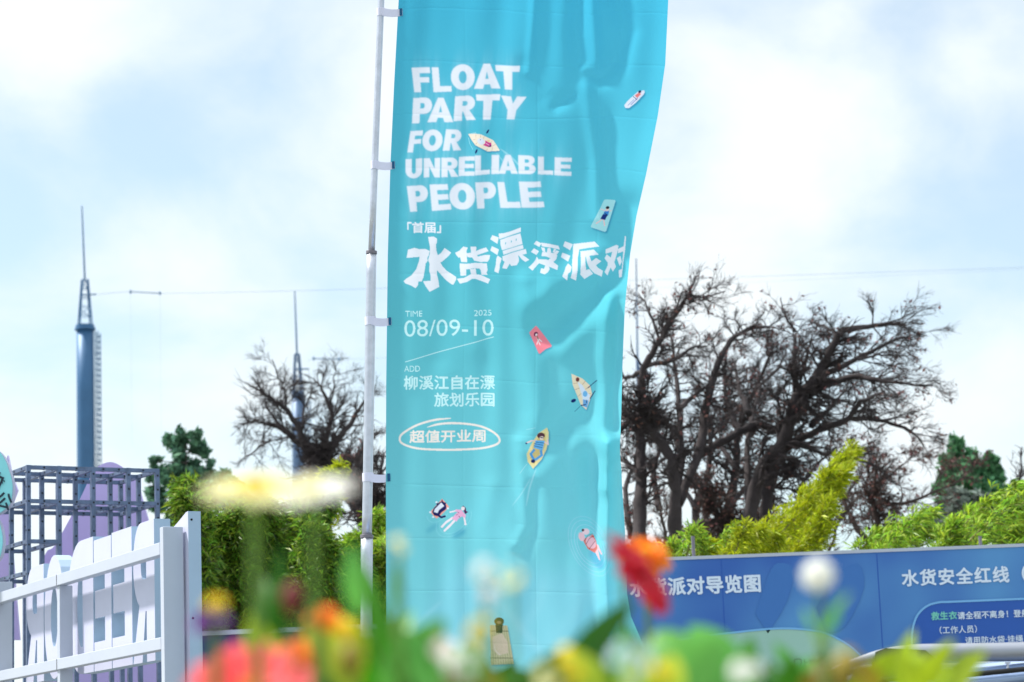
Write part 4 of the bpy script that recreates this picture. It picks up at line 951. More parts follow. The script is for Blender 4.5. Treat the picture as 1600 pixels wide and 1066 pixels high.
bare_tree('thin leafless tree with crooked stems right of the yellow bamboo', [
    ([(920, 1040), (930, 960), (920, 860), (925, 800)], 4.5, 2.5, -.5), ([(890, 1010), (840, 930), (810, 860), (790, 800)], 4.5, 2, .4), ([(925, 820), (1000, 760), (1060, 700)], 2, .6, .8), ([(920, 880), (1050, 870), (1200, 810), (1260, 760)], 3, .8, .8), ([(810, 860), (870, 780), (880, 700)], 2, .6, .5), ([(790, 800), (760, 700), (780, 640)], 2, .6, .5)], 33, *ZT, 31, Vector((.3, 0, .3)), 54, .2, m='bark2', dens=1.4)
bare_tree('leafless tree with arching branches left of the flag pole', [
    ([(1030, 1150), (1025, 1060), (1020, 990), (1020, 940)], 9, 6, -.5), ([(1000, 1100), (985, 1000), (955, 890), (900, 790), (830, 740), (770, 705)], 7, 1.2, -.8),
    ([(1000, 950), (930, 900), (880, 860), (800, 830), (740, 840)], 6, 1, .6), ([(1020, 940), (1060, 820), (1030, 720), (1000, 680)], 5, 1, .5), ([(1020, 960), (1100, 880), (1160, 790), (1190, 740)], 6, 1, .8), ([(1010, 1000), (1100, 1000), (1180, 930), (1230, 870)], 6, 1, 1), ([(950, 880), (960, 800), (990, 720)], 2.5, .7, .5), ([(880, 860), (830, 780), (800, 650)], 2, .6, .4), ([(900, 790), (880, 690), (845, 610)], 2, .6, .3), ([(1150, 1150), (1160, 1040), (1170, 960)], 9, 7, .5), ([(1040, 900), (1060, 800), (1070, 700), (1075, 640)], 2.5, .6, .6), ([(840, 900), (790, 930), (750, 960)], 2, .6, .6)], 42, 2.317, (60, 300), 41, Vector((-.1, 0, .2)), 46, 0, dens=1.5)
bare_tree('dense dark bare tree low behind the pole', [
    ([(585, 1000), (583, 900), (580, 820), (575, 770)], 14, 8, -.3), ([(580, 830), (560, 800), (530, 770), (510, 760)], 6, 2, .6), ([(575, 790), (592, 750), (600, 710)], 5, 1.5, .6), ([(560, 800), (545, 760), (550, 720)], 4, 1, .5), ([(580, 840), (610, 800), (640, 770)], 6, 2, .5), ([(575, 780), (565, 740), (572, 690)], 4, 1, .4)], 36, 1.0, (0, 0), 51, Vector((0, 0, .4)), 46, .1, dens=2.2)
bare_tree('dense thicket of bare brown stems under the two dark trees', [
    ([(1130, 900), (1128, 850), (1120, 800), (1100, 760)], 6, 2, 0), ([(1180, 900), (1184, 840), (1200, 790), (1215, 740)], 6, 2, .5), ([(1000, 900), (995, 850), (990, 800)], 5, 2, .5), ([(1030, 900), (1040, 840), (1030, 790)], 4, 1.5, -.5), ([(1085, 900), (1090, 850), (1110, 800), (1150, 770)], 5, 1.5, .5),
    ([(1060, 838), (1100, 818), (1150, 814), (1190, 818)], 6, 5, 0), ([(1240, 900), (1250, 850), (1240, 800)], 4, 1.5, 0), ([(1150, 900), (1160, 840), (1170, 780)], 4, 1.5, .3), ([(1290, 900), (1300, 850), (1320, 800), (1350, 770)], 3, 1, .3), ([(1360, 900), (1365, 840), (1360, 790)], 3, 1, .3), ([(1400, 900), (1410, 840), (1430, 800)], 2.5, 1, .3)], 32, 1.0, (0, 0), 57, Vector((0, 0, .35)), 40, .14, m='bark2', dens=1.9)
bare_tree('small bare sapling at the right edge of the view', [([(1600, 900), (1592, 800), (1594, 740), (1596, 700)], 2.5, 1, 0), ([(1594, 760), (1586, 735), (1580, 720)], 1.2, .5, .2), ([(1594, 750), (1604, 725), (1610, 700)], 1.2, .5, .2)], 40, 1.0, (0, 0), 61, Vector((0, 0, .5)), 24, 0, dens=.8, lv=1)

# ------------------------------------------------------------------ leafy trees and bamboo
def rv(rnd): return Vector((rnd.gauss(0, 1), rnd.gauss(0, 1), rnd.gauss(0, 1))).normalized()
def leaf_tree(label, blobs, Y, px, m, seed, leaf, per, name='conifer', droop=0, trunk_r=4):
    rnd = random.Random(seed); k = mpp(px, 720, Y); bs = U(px, 900, Y); bs.z = 0
    t_ = thing(name, bs, label, 'tree', 'evergreen trees beyond the boards')
    g, gt = MB(), MB(); topy = min(b[1]-b[2] for b in blobs)
    tp = U(px, topy, Y); gt.tube([bs, bs.lerp(tp, .5)+Vector((.05, 0, 0)), tp], [trunk_r*k, trunk_r*.6*k, .4*k], 8)
    for bx, by, br in blobs:
        c = U(bx, by, Y+rnd.uniform(-1, 1)*br*k*.8); R_ = br*k
        ax_pt = bs.lerp(tp, max(0, min(1, (c.z-R_*.6)/tp.z))); gt.tube([ax_pt, c], [1.2*k, .4*k], 5)
        sub = [c+rv(rnd)*R_*rnd.uniform(.2, 1.15) for _ in range(max(4, int(br*.6)))]
        for _ in range(int(per*br*br/95)):
            p = rnd.choice(sub)+rv(rnd)*R_*min(.6, abs(rnd.gauss(0, .2))); a = (rv(rnd)+Vector((0, 0, droop))).normalized(); b5 = a.cross(rv(rnd)).normalized(); s_ = leaf*rnd.uniform(.6, 1.4)
            g.add([p-a*s_*.5, p+b5*s_*.22, p+a*s_*.5, p-b5*s_*.22], [(0, 1, 2, 3)])
    obj('trunk', gt, 'bark2', t_, True); obj('crown', g, m, t_)
leaf_tree('dark green conifer with clumped crown left of the bamboo hedge', [(285, 690, 20), (262, 688, 14), (310, 700, 16), (300, 680, 12), (285, 725, 26), (262, 745, 20), (318, 740, 18), (240, 720, 10), (236, 745, 11), (288, 765, 30), (320, 770, 22), (250, 775, 22), (300, 810, 40)], 62, 290, 'conifer', 5, .2, 330)
leaf_tree('small green conifer poking above the hedge left of the bare tree', [(352, 742, 12), (358, 760, 18), (345, 775, 20), (365, 790, 24)], 58, 355, 'conifer', 6, .2, 320)
leaf_tree('pointed green conifer right of the bare trees', [(1495, 698, 15), (1492, 720, 22), (1510, 735, 22), (1482, 755, 26), (1530, 730, 18), (1548, 720, 14), (1556, 748, 20), (1515, 770, 30), (1568, 768, 14), (1545, 790, 30), (1480, 800, 26), (1590, 800, 24), (1500, 740, 34), (1515, 760, 40), (1540, 760, 30), (1480, 780, 26)], 64, 1505, 'conifer2', 7, .2, 300)
leaf_tree('greyish leafy tree below the pointed conifer on the right', [(1500, 790, 26), (1535, 800, 26), (1470, 815, 24), (1560, 815, 26), (1510, 830, 30), (1600, 830, 30)], 50, 1520, 'grey_leaf', 8, .18, 200, name='leafy_tree')

def bamboo(label, culms, Y, m, seed, nleaf, leaf=.13, spread=13, name='bamboo_clump', dep=1.0, along=.5, droop=.35):
    leaf *= .62; nleaf = int(nleaf*1.75)
    """culms: list of photo polylines; leaves hang in fans along each culm"""
    rnd = random.Random(seed); p0 = culms[0][0]; bs = U(p0[0], p0[1], Y); bs.z = 0
    t_ = thing(name, bs, label, 'bamboo', 'bamboo along the boards'); g, gl = MB(), MB()
    for cu in culms:
        dy = rnd.uniform(-dep, dep)
        S_ = [U(x, y, Y+dy) for x, y in smoothline(cu, 6)]; k = mpp(p0[0], p0[1], Y); n = len(S_)
        gr = S_[0].copy(); gr.z = 0; g.tube([gr]+S_, [.016]+[.014*(1-.85*i/n) for i in range(n)], 6)
        L_ = len(cu)
        for _ in range(nleaf//6):
            f = rnd.uniform(0, 1)**.8*(n-1); i = min(int(f), n-2); c = S_[i].lerp(S_[i+1], f-i)
            sp_ = spread*k*(1.15-.75*f/(n-1))
            h = rv(rnd)*sp_*rnd.uniform(.15, 1.0)**.6*rnd.choice((.9, 1, 1.3, 1.7, 2.3)); tip = c+h+Vector((0, 0, -.3*abs(h.x)))
            if rnd.random() < .35: g.tube([c, c.lerp(tip, .55)+Vector((0, 0, sp_*.12)), tip], [.004, .003, .002], 3, False)
            out_ = (h.normalized()*.9+Vector((0, 0, -droop))+(S_[i+1]-S_[i]).normalized()*along)
            for q in range(6):
                a = (out_+rv(rnd)*1.0).normalized(); b5 = a.cross(rv(rnd)).normalized(); s_ = leaf*rnd.uniform(.55, 1.35); w_ = s_*.085
                p = tip+rv(rnd)*.02
                mid = p+a*s_*.4; end = p+a*s_+Vector((0, 0, -s_*.22))
                gl.add([p, mid+b5*w_, end, mid-b5*w_], [(0, 1, 2, 3)])
    obj('culms', g, 'culm', t_); obj('foliage', gl, m, t_)
def hedge_culms(xs, base, tops, rnd):
    o = []
    for x, t in zip(xs, tops):
        l = rnd.uniform(-30, 34); o.append([(x, base), (x+l*.2, base-(base-t)*.5), (x+l*.7, t+16), (x+l*1.6, t+rnd.uniform(-14, 8))])
    return o
rr = random.Random(9)
H1 = [(300, 796), (318, 780), (330, 763), (345, 814), (360, 805), (338, 813), (322, 850), (352, 847), (372, 833)]
bamboo('dense bamboo clump right beside the white letter sign', hedge_culms([a for a, b in H1], 1010, [b for a, b in H1], rr), 21, 'bamboo_d', 1, 3600, spread=24)
H2 = [(385, 798), (400, 796), (418, 788), (435, 809), (392, 842), (410, 855), (440, 832), (455, 819), (428, 895)]
bamboo('dense bamboo clump in the middle of the hedge left of the pole', hedge_culms([a for a, b in H2], 1010, [b for a, b in H2], rr), 21.6, 'bamboo_d', 2, 3600, spread=24)
H3 = [(470, 794), (488, 810), (505, 799), (520, 887), (478, 843), (500, 851), (495, 888), (530, 895), (462, 881)]
bamboo('ragged bamboo clump with sky showing through near the pole', hedge_culms([a for a, b in H3], 1010, [b for a, b in H3], rr), 21.3, 'bamboo_d', 3, 3000, spread=22)
H4 = [(545, 856), (560, 852), (575, 821), (590, 869), (600, 843), (552, 883), (582, 890), (612, 857), (630, 873)]
bamboo('bamboo clump right behind the lower flag pole', hedge_culms([a for a, b in H4], 1010, [b for a, b in H4], rr), 22, 'bamboo', 4, 2800, spread=22)
bamboo('bright bamboo tip rising above the hedge beside the bare tree', [[(505, 900), (512, 800), (522, 750), (532, 728)], [(500, 900), (508, 800), (515, 760), (512, 738)]], 23, 'bamboo_y', 5, 900, spread=12)
bamboo('big yellow green bamboo plume leaning right over the blue board', [
    [(1190, 900), (1240, 830), (1290, 760), (1334, 700)], [(1200, 900), (1245, 830), (1285, 775), (1322, 712)], [(1170, 900), (1210, 845), (1260, 790), (1300, 735)], [(1205, 900), (1245, 850), (1285, 790), (1320, 735)], [(1150, 900), (1180, 850), (1220, 815), (1262, 770)], [(1215, 900), (1250, 865), (1275, 825), (1296, 785)], [(1230, 900), (1255, 865), (1272, 840), (1286, 815)], [(1110, 900), (1130, 870), (1160, 845)], [(1120, 900), (1150, 860), (1190, 830)], [(1130, 900), (1165, 865), (1200, 835)]], 22.5, 'bamboo_y', 6, 1050, .14, 18, along=1.3, droop=.1)
bamboo('low bamboo sprigs beside the flag at the left end of the blue board', [[(1060, 920), (1075, 860), (1080, 825)], [(1085, 920), (1095, 860), (1088, 830)], [(1070, 920), (1055, 870), (1050, 850)], [(1120, 920), (1130, 860), (1150, 825)]], 20.5, 'bamboo', 7, 330, .13, 12)
bamboo('low bamboo between the yellow plume and the flag', [[(1140, 920), (1150, 860), (1165, 820)], [(1155, 920), (1170, 860), (1190, 825)], [(1110, 920), (1112, 870), (1098, 845)], [(1180, 920), (1190, 860), (1215, 835)]], 21, 'bamboo_y', 8, 560, .13, 14)
bamboo('spreading green bamboo over the middle of the blue board', [[(1340, 910), (1370, 850), (1420, 815), (1455, 800)], [(1350, 910), (1390, 850), (1440, 810)], [(1330, 910), (1345, 860), (1375, 835)], [(1400, 910), (1420, 850), (1450, 825)], [(1370, 910), (1385, 860), (1400, 830)]], 21.5, 'bamboo', 9, 480, .14, 17, along=1.2, droop=.1)
bamboo('tall green bamboo sprays under the pointed conifer on the right', [[(1470, 900), (1500, 830), (1545, 785), (1590, 760)], [(1480, 900), (1520, 840), (1570, 800), (1610, 785)], [(1450, 900), (1480, 840), (1520, 800)], [(1500, 900), (1540, 850), (1580, 830)], [(1470, 900), (1478, 850), (1490, 820)]], 21, 'bamboo', 10, 560, .15, 18, along=1.2, droop=.1)
bamboo('bamboo clump at the right end of the blue board', [[(1540, 900), (1570, 840), (1600, 800), (1640, 780)], [(1570, 900), (1590, 840), (1620, 810)], [(1560, 900), (1575, 850), (1590, 825)], [(1600, 900), (1610, 850), (1630, 820)]], 22, 'bamboo', 11, 520, .14, 18, along=1.2, droop=.1)

# ------------------------------------------------------------------ parked car with roof rail
YC = 8.3
def cx(px): return U(px, 1040, YC).x
xw = cx(1262)                                         # top of the windscreen
car = thing('parked_car', (xw+1.2, YC+.85, 0), 'pale blue parked car with silver roof rail in front of the blue board', 'car')
def cz(px, py): return U(px, py, YC).z
z_roof = cz(1600, 1034)
def ring(x, y0, y1, z): return [Vector((x, y0, z)), Vector((x, y1, z))]
# body: stations of (x offset, z) along the side, mirrored over the width
body = [(-1.75, .32), (-1.78, .62), (-1.6, .86), (-.75, 1.0), (2.75, 1.06), (2.82, .75), (2.75, .32)]
g = MB(); q0 = [Vector((xw+x, YC-.10+(.06 if z > .95 else 0), z)) for x, z in body]; q1 = [Vector((xw+x, YC+1.72-(.06 if z > .95 else 0), z)) for x, z in body]
n = len(body); g.add(q0+q1, [tuple(range(n-1, -1, -1)), tuple(range(n, 2*n))]+[(i, (i+1) % n, n+(i+1) % n, n+i) for i in range(n)])
obj('body', g, 'car', car, bevel=.05)
rl = [(0, cz(1262, 1070)), (.28, cz(1390, 1052)), (.55, cz(1500, 1045)), (.8, z_roof), (1.6, z_roof+.012), (2.2, z_roof-.02), (2.45, z_roof-.06)]
beltf, beltr = -.68, 2.72
g = MB(); inw = .12
loft = []
for x, z in rl:
    loft.append([Vector((xw+x, YC+.0, z-.035)), Vector((xw+x, YC+.05, z)), Vector((xw+x, YC+.4, z+.025)), Vector((xw+x, YC+1.22, z+.025)), Vector((xw+x, YC+1.57, z)), Vector((xw+x, YC+1.62, z-.035))])
vs = [v for s_ in loft for v in s_]; m6 = 6
fsx = [(i*m6+j, (i+1)*m6+j, (i+1)*m6+j+1, i*m6+j+1) for i in range(len(rl)-1) for j in range(5)]
vs2 = [v-Vector((0, 0, .03)) for v in vs]; o6 = len(vs)
fsx += [tuple(o6+i for i in reversed(f)) for f in fsx]
for i in range(len(rl)-1): fsx += [(i*m6, o6+i*m6, o6+(i+1)*m6, (i+1)*m6), ((i+1)*m6+5, o6+(i+1)*m6+5, o6+i*m6+5, i*m6+5)]
for j in range(5): fsx += [(j+1, o6+j+1, o6+j, j), ((len(rl)-1)*m6+j, o6+(len(rl)-1)*m6+j, o6+(len(rl)-1)*m6+j+1, (len(rl)-1)*m6+j+1)]
g.add(vs+vs2, fsx); obj('roof', g, 'car', car, True)
for yy, sg in ((YC-.004, 1), (YC+1.624, -1)):
    g = MB(); pts = [Vector((xw+x, yy-sg*.02, z-.022)) for x, z in rl]; g.tube(pts, .010, 6); obj('gutter_seal', g, 'car_trim', car, True)
    bl = YC-.03 if sg > 0 else YC+1.65
    # side glass and pillars between belt line and roof
    g = MB(); top = [Vector((xw+x, yy+sg*.012, z-.06)) for x, z in rl]; bot = [Vector((xw+beltf+(beltr-beltf)*(x/2.45), bl+sg*.012, 1.05)) for x, z in rl]
    g.add(top+bot, [(i, i+1, len(rl)+i+1, len(rl)+i) for i in range(len(rl)-1)]); obj('side_window', g, 'glass', car)
    for i0 in (0, 3, 6):
        g = MB(); g.beam(bot[i0], top[i0], .03, .07, (0, 1, 0)); obj('pillar', g, 'car_trim' if i0 == 3 else 'car', car)
    g = MB(); g.tube([bot[0]-Vector((0, .02*sg, 0)), bot[-1]-Vector((0, .02*sg, 0))], .012, 6); obj('belt_trim', g, 'rail', car)
g = MB(); g.add([(xw, YC+.05, rl[0][1]-.02), (xw, YC+1.57, rl[0][1]-.02), (xw+beltf, YC+1.6, 1.03), (xw+beltf, YC+.02, 1.03)], [(0, 1, 2, 3)]); obj('windscreen', g, 'glass', car)
g = MB(); g.add([(xw+2.45, YC+.05, rl[-1][1]-.03), (xw+2.45, YC+1.57, rl[-1][1]-.03), (xw+beltr, YC+1.6, 1.05), (xw+beltr, YC+.02, 1.05)], [(0, 3, 2, 1)]); obj('rear_window', g, 'glass', car)
for yo in (.06, 1.56):
    ro = thing_ = None
    g = MB(); rp_ = [U(px, py, YC) for px, py in [(1285, 1056), (1310, 1045), (1345, 1032), (1385, 1021), (1430, 1017), (1500, 1018), (1600, 1017), (1750, 1012), (1900, 1010)]]
    for p in rp_: p.y = YC+yo
    rw = [.010, .014, .016, .020, .026, .032, .034, .034, .02]
    g.tube(smoothline([tuple(p) for p in rp_], 4), list(np.interp(np.linspace(0, 8, 33), range(9), rw)), 10)
    obj('roof_rail', g, 'rail', car, True)
    for a, b6 in ((1374, 1462), (1840, 1900)):
        g = MB(); p, q = U(a, 1034, YC), U(b6, 1034, YC); zt = cz(a, 1016); zb2 = cz(a, 1056)
        prof = [(p.x, zt-.01), (p.x+.03, zt), (q.x-.03, zt-.012), (q.x, zt-.04), (q.x-.05, zb2+.01), (p.x+.02, zb2), (p.x-.01, zb2+.02)]
        g.prism([(x, YC+yo-.028, z) for x, z in prof], (0, .056, 0)); obj('rail_foot', g, 'foot', car, bevel=.008)
g = MB(); p = U(1497, 1064, YC-.02); g.ellipsoid((p.x, YC-.02, p.z), (.042, .004, .013), 20, 8); obj('window_sticker', g, 'white', car)
g = MB(); p = U(1574, 1036, YC-.02); g.box((p.x, YC-.022, p.z), (.009, 0, 0), (0, .006, 0), (0, 0, .003)); g.box((p.x, YC-.022, p.z-.01), (.003, 0, 0), (0, .005, 0), (0, 0, .008)); obj('antenna_clip', g, 'white', car)
for wx in (-1.05, 1.95):
    for yy, sg in ((YC-.09, -1), (YC+1.71, 1)):
        g = MB(); c = Vector((xw+wx, yy, .33)); g.tube([c-Vector((0, .1, 0)), c+Vector((0, .1, 0))], .33, 28); w_ = obj('wheel', g, 'tyre', car, bevel=.02)
        g = MB(); g.tube([c+Vector((0, sg*.102, 0)), c+Vector((0, sg*.112, 0))], .2, 24); obj('rim', g, 'rim', w_)
for yy in (YC+.2, YC+1.42):
    g = MB(); g.ellipsoid((xw-1.72, yy, .72), (.05, .17, .08)); obj('headlight', g, 'lamp', car, True)
g = MB(); p = Vector((xw-.55, YC-.2, 1.08)); g.ellipsoid(p, (.07, .11, .08)); obj('wing_mirror', g, 'car', car, True)

# ------------------------------------------------------------------ foreground flowers (close to the lens, out of focus)
def leaf_blade(g, base, tip, wid, nrm, curl=.15, n=7, fold=.25):
    base, tip = Vector(base), Vector(tip); d = tip-base; L_ = d.length; side = d.cross(nrm)
    if side.length < 1e-6: side = d.cross(Vector((.3, 1, .2)))
    side.normalize(); up_ = side.cross(d).normalized(); o = len(g.v)
    for i in range(n+1):
        t_ = i/n; c = base+d*t_+up_*curl*L_*4*t_*(1-t_)*.5-up_*curl*L_*t_*t_*.6; w_ = wid*math.sin(math.pi*min(1, t_*.92+.06))**.8
        g.v += [c-side*w_+up_*w_*fold, c, c+side*w_+up_*w_*fold]
    for i in range(n):
        a = o+i*3; g.f += [(a, a+1, a+4, a+3), (a+1, a+2, a+5, a+4)]
def basis(n):
    n = Vector(n).normalized(); a = n.cross(Vector((0, 0, 1)))
    if a.length < .05: a = n.cross(Vector((1, 0, 0)))
    a.normalize(); return n, a, n.cross(a)
def flower(label, cat, name, px, py, Y, rpx, kind, m, n=(0, -.3, 1), m2=None, seed=0, leaves=(), dx=0, dy=.05, stem_m='stem', sr=.0016):
    Y *= 1.45; rnd = random.Random(seed*77+3); c = U(px, py, Y); k = mpp(px, py, Y); r = rpx*k
    root = Vector((c.x+dx*k*100, c.y+dy, 0)); t_ = thing(name, root, label, cat, 'flowers in the foreground bed')
    n, a, b7 = basis(n)
    nk = c-n*r*.3
    mid = root.lerp(nk, .6)+Vector((dx*k*-20, 0, 0)); S_ = [Vector(p) for p in smoothline([tuple(root), tuple(mid), tuple(nk.lerp(mid, .15)), tuple(nk)], 5)]
    g = MB(); g.tube(S_, sr, 6); obj('stem', g, stem_m, t_, True)
    g = MB()
    if kind in ('daisy', 'zinnia'):
        rings = [(14, 1, .08, 0)] if kind == 'daisy' else [(16, 1, -.05, 0), (14, .82, .25, .06), (11, .6, .5, .12), (8, .36, .8, .16)]
        for cnt, rad, cup, hgt in rings:
            for q in range(cnt):
                th = 2*math.pi*(q+rnd.uniform(-.15, .15))/cnt+rad; d = a*math.cos(th)+b7*math.sin(th)
                leaf_blade(g, c+n*hgt*r+d*r*.12, c+n*(hgt*r+cup*r*rad+rnd.uniform(-.06, .06)*r)+d*r*rad*rnd.uniform(.88, 1.06), r*rad*(.24 if kind == 'zinnia' else .2), n, .12, 5, .15)
        obj('petals', g, m, t_, True)
        g = MB(); g.ellipsoid(c+n*r*.12, (r*.22, r*.22, r*.16), 14, 8, (a, b7, n)); obj('flower_disc', g, m2 or 'disc', t_, True)
    elif kind == 'globe':
        g.ellipsoid(c, (r*.86, r*.86, r*.86), 16, 12)
        for q in range(220):
            d = rv(rnd); leaf_blade(g, c+d*r*.75, c+d*r*rnd.uniform(.95, 1.1), r*.14, rv(rnd), .05, 3, .2)
        obj('petals', g, m, t_, True)
    elif kind == 'bud':
        g.ellipsoid(c, (r*.8, r*.8, r*1.15), 14, 10, (a, b7, n)); obj('bud', g, m, t_, True)
        g = MB()
        for q in range(6):
            th = 2*math.pi*q/6; d = a*math.cos(th)+b7*math.sin(th); leaf_blade(g, c-n*r*1.1, c+d*r*.95+n*r*.1, r*.3, n, .3, 4)
        obj('sepals', g, 'leaf_d', t_)
    elif kind == 'cluster':
        for q in range(9):
            p = c+rv(rnd)*r*.7
            nn_, aa, bb = basis((p-c).normalized()+Vector((0, -.6, .4)))
            for s_ in range(5):
                th = 2*math.pi*s_/5; d = aa*math.cos(th)+bb*math.sin(th); leaf_blade(g, p, p+d*r*.42+nn_*r*.08, r*.17, nn_, .1, 3)
        obj('petals', g, m, t_, True)
    if leaves:
        g = MB()
        for lp, ltip, wpx in leaves:      # start fraction up the stem, tip pixel, half width px
            i = min(int(lp*(len(S_)-1)), len(S_)-1); tip = U(ltip[0], ltip[1], Y+rnd.uniform(-.03, .03))
            leaf_blade(g, S_[i], tip, wpx*k, Vector((0, -1, .4)), .18)
        obj('foliage', g, 'leaf', t_, True)
    return t_
FL = 'flower'
flower('pale cream daisy held flat, largest blur above the hedge', FL, 'daisy', 398, 768, .92, 92, 'daisy', 'p_cream', (.06, -.42, 1), 'p_yellow', 1, dx=.02, sr=.0035)
flower('white daisy held flat, beside the pale cream daisy', FL, 'daisy', 486, 769, .96, 82, 'daisy', 'p_white', (-.05, -.42, 1), 'p_cream', 2, dx=-.03, sr=.0028)
flower('big coral pink zinnia at the foot of the white letter sign', FL, 'zinnia', 390, 1092, 1.0, 122, 'zinnia', 'p_coral', (.1, -.75, .7), 'p_apricot', 3)
flower('apricot zinnia just above the coral pink zinnia', FL, 'zinnia', 470, 1030, 1.1, 52, 'zinnia', 'p_apricot', (.1, -.5, .8), 'p_orange', 4)
flower('crimson flower tilted on edge over the flag corner', FL, 'zinnia', 992, 892, 1.3, 76, 'daisy', 'p_red', (.76, -.44, .50), 'p_red', 5, dx=.35)
flower('second crimson bloom just below the tilted crimson flower', FL, 'zinnia', 1020, 930, 1.33, 40, 'zinnia', 'p_red', (.7, -.4, .5), 'p_red', 6, dx=.3)
flower('orange flower behind the crimson flower', FL, 'zinnia', 1008, 868, 1.7, 46, 'zinnia', 'p_orange', (.2, -.6, .8), 'p_yellow', 7, dx=.1)
flower('white globe flower before the blue board', FL, 'globe_flower', 1278, 899, 1.08, 26, 'globe', 'p_white', (0, 0, 1), None, 8, dx=.5)
flower('dark maroon bud above the apricot zinnia', 'flower bud', 'flower_bud', 457, 935, 1.0, 22, 'bud', 'p_maroon', (0, 0, 1), None, 9)
flower('yellow marigold left of the pole foot', FL, 'marigold', 522, 985, 1.1, 40, 'zinnia', 'p_yellow', (.1, -.6, .8), 'p_orange', 10)
flower('orange marigold just behind the yellow marigold', FL, 'marigold', 505, 965, 1.05, 30, 'zinnia', 'p_orange', (.1, -.6, .8), 'p_orange', 11)
flower('yellow bloom over the purple bloom at bottom left', FL, 'marigold', 338, 943, .95, 19, 'zinnia', 'p_yellow', (.1, -.6, .8), 'p_yellow', 12)
flower('purple bloom beside the white sign post', FL, 'aster', 330, 972, .98, 34, 'zinnia', 'p_purple', (.1, -.6, .8), 'p_purple', 13)
for i, (px, py, Y, r, m, lb_) in enumerate([(795, 898, .88, 22, 'p_cream', 'cream blossom highest on the pale stalk before the flag'), (757, 892, .9, 20, 'p_white', 'white blossom left of the highest cream blossom'), (762, 932, .86, 20, 'p_pale', 'pale blossom midway down the stalks before the flag'), (748, 985, .84, 24, 'p_yellow', 'yellow blossom left of the printed bamboo raft'), (722, 1030, .82, 30, 'p_white', 'white blossom low beneath the yellow blossom'), (888, 1036, .95, 30, 'p_yellow', 'lemon yellow blossom right of the printed bamboo raft'), (985, 1030, .8, 34, 'p_ice', 'icy white blossom below the crimson flower'), (695, 1010, .9, 22, 'p_pale', 'pale pink blossom left of the stalks before the flag'), (1168, 1050, .9, 28, 'p_white', 'white blossom under the printed green dome'), (852, 1062, .85, 24, 'p_cream', 'cream blossom low to the right of the printed bamboo raft'), (622, 855, 1.0, 18, 'p_cream', 'small cream blossom at the left edge of the flag'), (1040, 1050, .85, 22, 'p_yellow', 'yellow blossom beside the icy white blossom')]):
    flower(lb_, FL, 'blossom', px, py, Y, r, 'cluster', m, (0, -.4, 1), None, 20+i, dx=.1*((i % 3)-1))
flower('olive green bud beside the pole foot', 'flower bud', 'flower_bud', 548, 1030, .95, 24, 'bud', 'p_olive', (0, 0, 1), None, 40)
flower('brown olive bud at the lower right before the car', 'flower bud', 'flower_bud', 1322, 1046, .95, 28, 'bud', 'p_olive', (.2, 0, 1), None, 41)
flower('small olive bud beneath the pale pink blossom before the flag', 'flower bud', 'flower_bud', 705, 1058, .95, 20, 'bud', 'p_olive', (0, 0, 1), None, 42)

def leafy(label, px, Y, blades, m, seed, group='leafy plants in the foreground bed'):
    """blades: (base px, base py, tip px, tip py, half width px)"""
    Y *= 1.45; rnd = random.Random(seed); c = U(px, 1066, Y); root = Vector((c.x, c.y, 0)); t_ = thing('leafy_plant', root, label, 'plant', group); k = mpp(px, 1050, Y)
    gs, gl = MB(), MB(); hub = U(px, 1110, Y); gs.tube([root, root.lerp(hub, .6)+Vector((.004, 0, 0)), hub], .003, 6)
    for bx, by, tx2, ty2, w_ in blades:
        y_ = Y+rnd.uniform(-.05, .05); b8 = U(bx, by, y_); gs.tube([hub, hub.lerp(b8, .5)+Vector((0, 0, .004)), b8], .0014, 5)
        leaf_blade(gl, b8, U(tx2, ty2, y_+rnd.uniform(-.03, .03)), w_*k, Vector((rnd.uniform(-.4, .4), -1, rnd.uniform(0, .8))), .12)
    obj('stem', gs, 'stem', t_, True); obj('foliage', gl, m, t_, True)
leafy('broad dark leaf slanting before the bottom of the flag', 850, 1.15, [(850, 1085, 992, 935, 24), (870, 1100, 960, 1000, 24), (800, 1100, 900, 1010, 22)], 'leaf_d', 1)
leafy('pale green round leaved plant right of the flag', 1070, 1.1, [(1100, 1090, 1020, 985, 46), (1150, 1080, 1080, 975, 40), (1020, 1100, 1130, 1000, 40), (1000, 1100, 985, 1010, 30)], 'leaf_l', 2)
leafy('green leaves under the pale round leaves', 1120, 1.3, [(1160, 1110, 1090, 1020, 28), (1060, 1110, 1180, 1030, 28), (1220, 1110, 1240, 1030, 26), (1120, 1110, 1140, 1015, 26), (1250, 1110, 1200, 1040, 24)], 'leaf_d', 3)
leafy('pale green leaves low before the left half of the flag', 660, 1.1, [(600, 1100, 690, 970, 40), (700, 1110, 640, 985, 40), (660, 1100, 740, 1010, 34), (640, 1100, 620, 1000, 34)], 'leaf_l', 4)
leafy('bright green upright leaves beside the pole foot', 590, 1.2, [(610, 1090, 572, 880, 17), (600, 1090, 640, 950, 22), (560, 1090, 600, 970, 28), (640, 1090, 612, 965, 24), (580, 1090, 540, 960, 22)], 'leaf', 5)
leafy('dark leaves between the pole foot and the marigolds', 540, 1.3, [(500, 1090, 560, 1000, 30), (570, 1100, 520, 1020, 30), (620, 1100, 670, 1000, 26), (600, 1100, 590, 1010, 30), (650, 1100, 700, 1030, 30)], 'leaf_d', 6)
leafy('yellow green strands before the parked car', 1440, 1.3, [(1420, 1090, 1490, 1000, 18), (1400, 1090, 1425, 985, 16), (1450, 1100, 1400, 1015, 16), (1470, 1100, 1540, 1010, 16), (1400, 1100, 1460, 1020, 18)], 'leaf_y', 7)
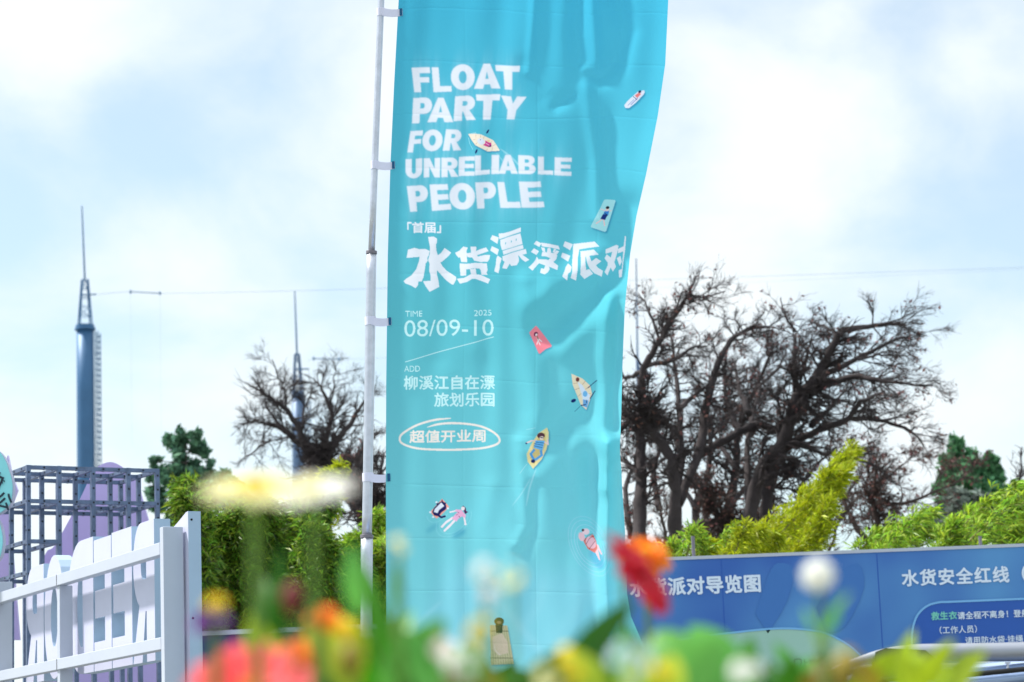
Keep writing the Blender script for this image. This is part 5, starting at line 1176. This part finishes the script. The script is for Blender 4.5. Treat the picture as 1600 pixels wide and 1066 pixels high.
leafy('olive leaves low at the right between car and dome', 1330, 1.2, [(1300, 1100, 1330, 1015, 24), (1360, 1100, 1350, 1030, 22), (1260, 1100, 1290, 1040, 24), (1330, 1100, 1270, 1030, 22)], 'leaf_o', 8)
leafy('thin leafy sprig by the white globe flower stem', 1300, 1.1, [(1290, 980, 1325, 925, 7), (1285, 990, 1312, 950, 8), (1275, 990, 1256, 950, 5)], 'leaf_l', 9)
leafy('green leaves crowding the bottom under the headline flag', 780, 1.25, [(760, 1110, 790, 1050, 22), (840, 1110, 870, 1030, 26), (900, 1110, 930, 1020, 26), (720, 1110, 690, 1030, 28), (860, 1110, 880, 1030, 26), (740, 1110, 730, 1025, 24)], 'leaf', 10)
leafy('leafy sprig in front of the bamboo hedge middle', 430, 1.15, [(425, 1000, 440, 850, 12), (440, 990, 395, 940, 26), (450, 1010, 410, 900, 14), (470, 1010, 500, 930, 18)], 'leaf_d', 11)
leafy('pale narrow sprig before the left edge of the flag', 615, 1.1, [(618, 960, 622, 870, 9), (560, 960, 550, 850, 18)], 'leaf_l', 12)
leafy('yellow leaves behind the coral zinnia', 500, 1.1, [(560, 1080, 480, 980, 32), (440, 1080, 390, 960, 28), (540, 1080, 560, 970, 26)], 'leaf_y', 13)
leafy('lemon leaves low in the centre of the bed', 930, 1.05, [(940, 1110, 890, 1010, 28), (980, 1110, 1010, 1010, 28), (1040, 1110, 1050, 1020, 26)], 'leaf_y', 14)
def bunch(label, x0, x1, ytop, Y, n, m, seed, w=24):
    rnd = random.Random(seed); bl = []
    for q in range(n):
        bx = rnd.uniform(x0, x1); yt = ytop+rnd.uniform(-30, 30); bl.append((bx, rnd.uniform(1085, 1115), bx+rnd.uniform(-60, 60), yt, w*rnd.uniform(.6, 1.2)))
    leafy(label, (x0+x1)/2, Y, bl, m, seed)
bunch('dark undergrowth leaves under the flag centre', 660, 960, 1052, 1.6, 16, 'leaf_d', 15)
bunch('dark undergrowth leaves under the blue board', 990, 1260, 1035, 1.6, 14, 'leaf_d', 16)
bunch('mid green leaves under the left half of the flag', 560, 760, 1010, 1.4, 12, 'leaf', 17, 26)
bunch('mid green leaves right of the slanting dark leaf', 900, 1100, 1020, 1.45, 12, 'leaf', 18, 26)
bunch('pale leaves mixed under the crimson flower', 960, 1060, 1000, 1.25, 6, 'leaf_l', 19, 26)
bunch('green and olive leaves under the apricot zinnia', 480, 620, 1000, 1.5, 10, 'leaf_d', 20, 28)
bunch('yellow green leaves at the lower right before the car', 1280, 1520, 1035, 1.5, 9, 'leaf_y', 21, 20)
bunch('olive leaves in the middle of the bed before the printed raft', 700, 880, 1056, 1.2, 8, 'leaf_o', 22, 20)
bunch('fresh green leaves under the printed dome', 1080, 1300, 1020, 1.3, 9, 'leaf_l', 23, 24)
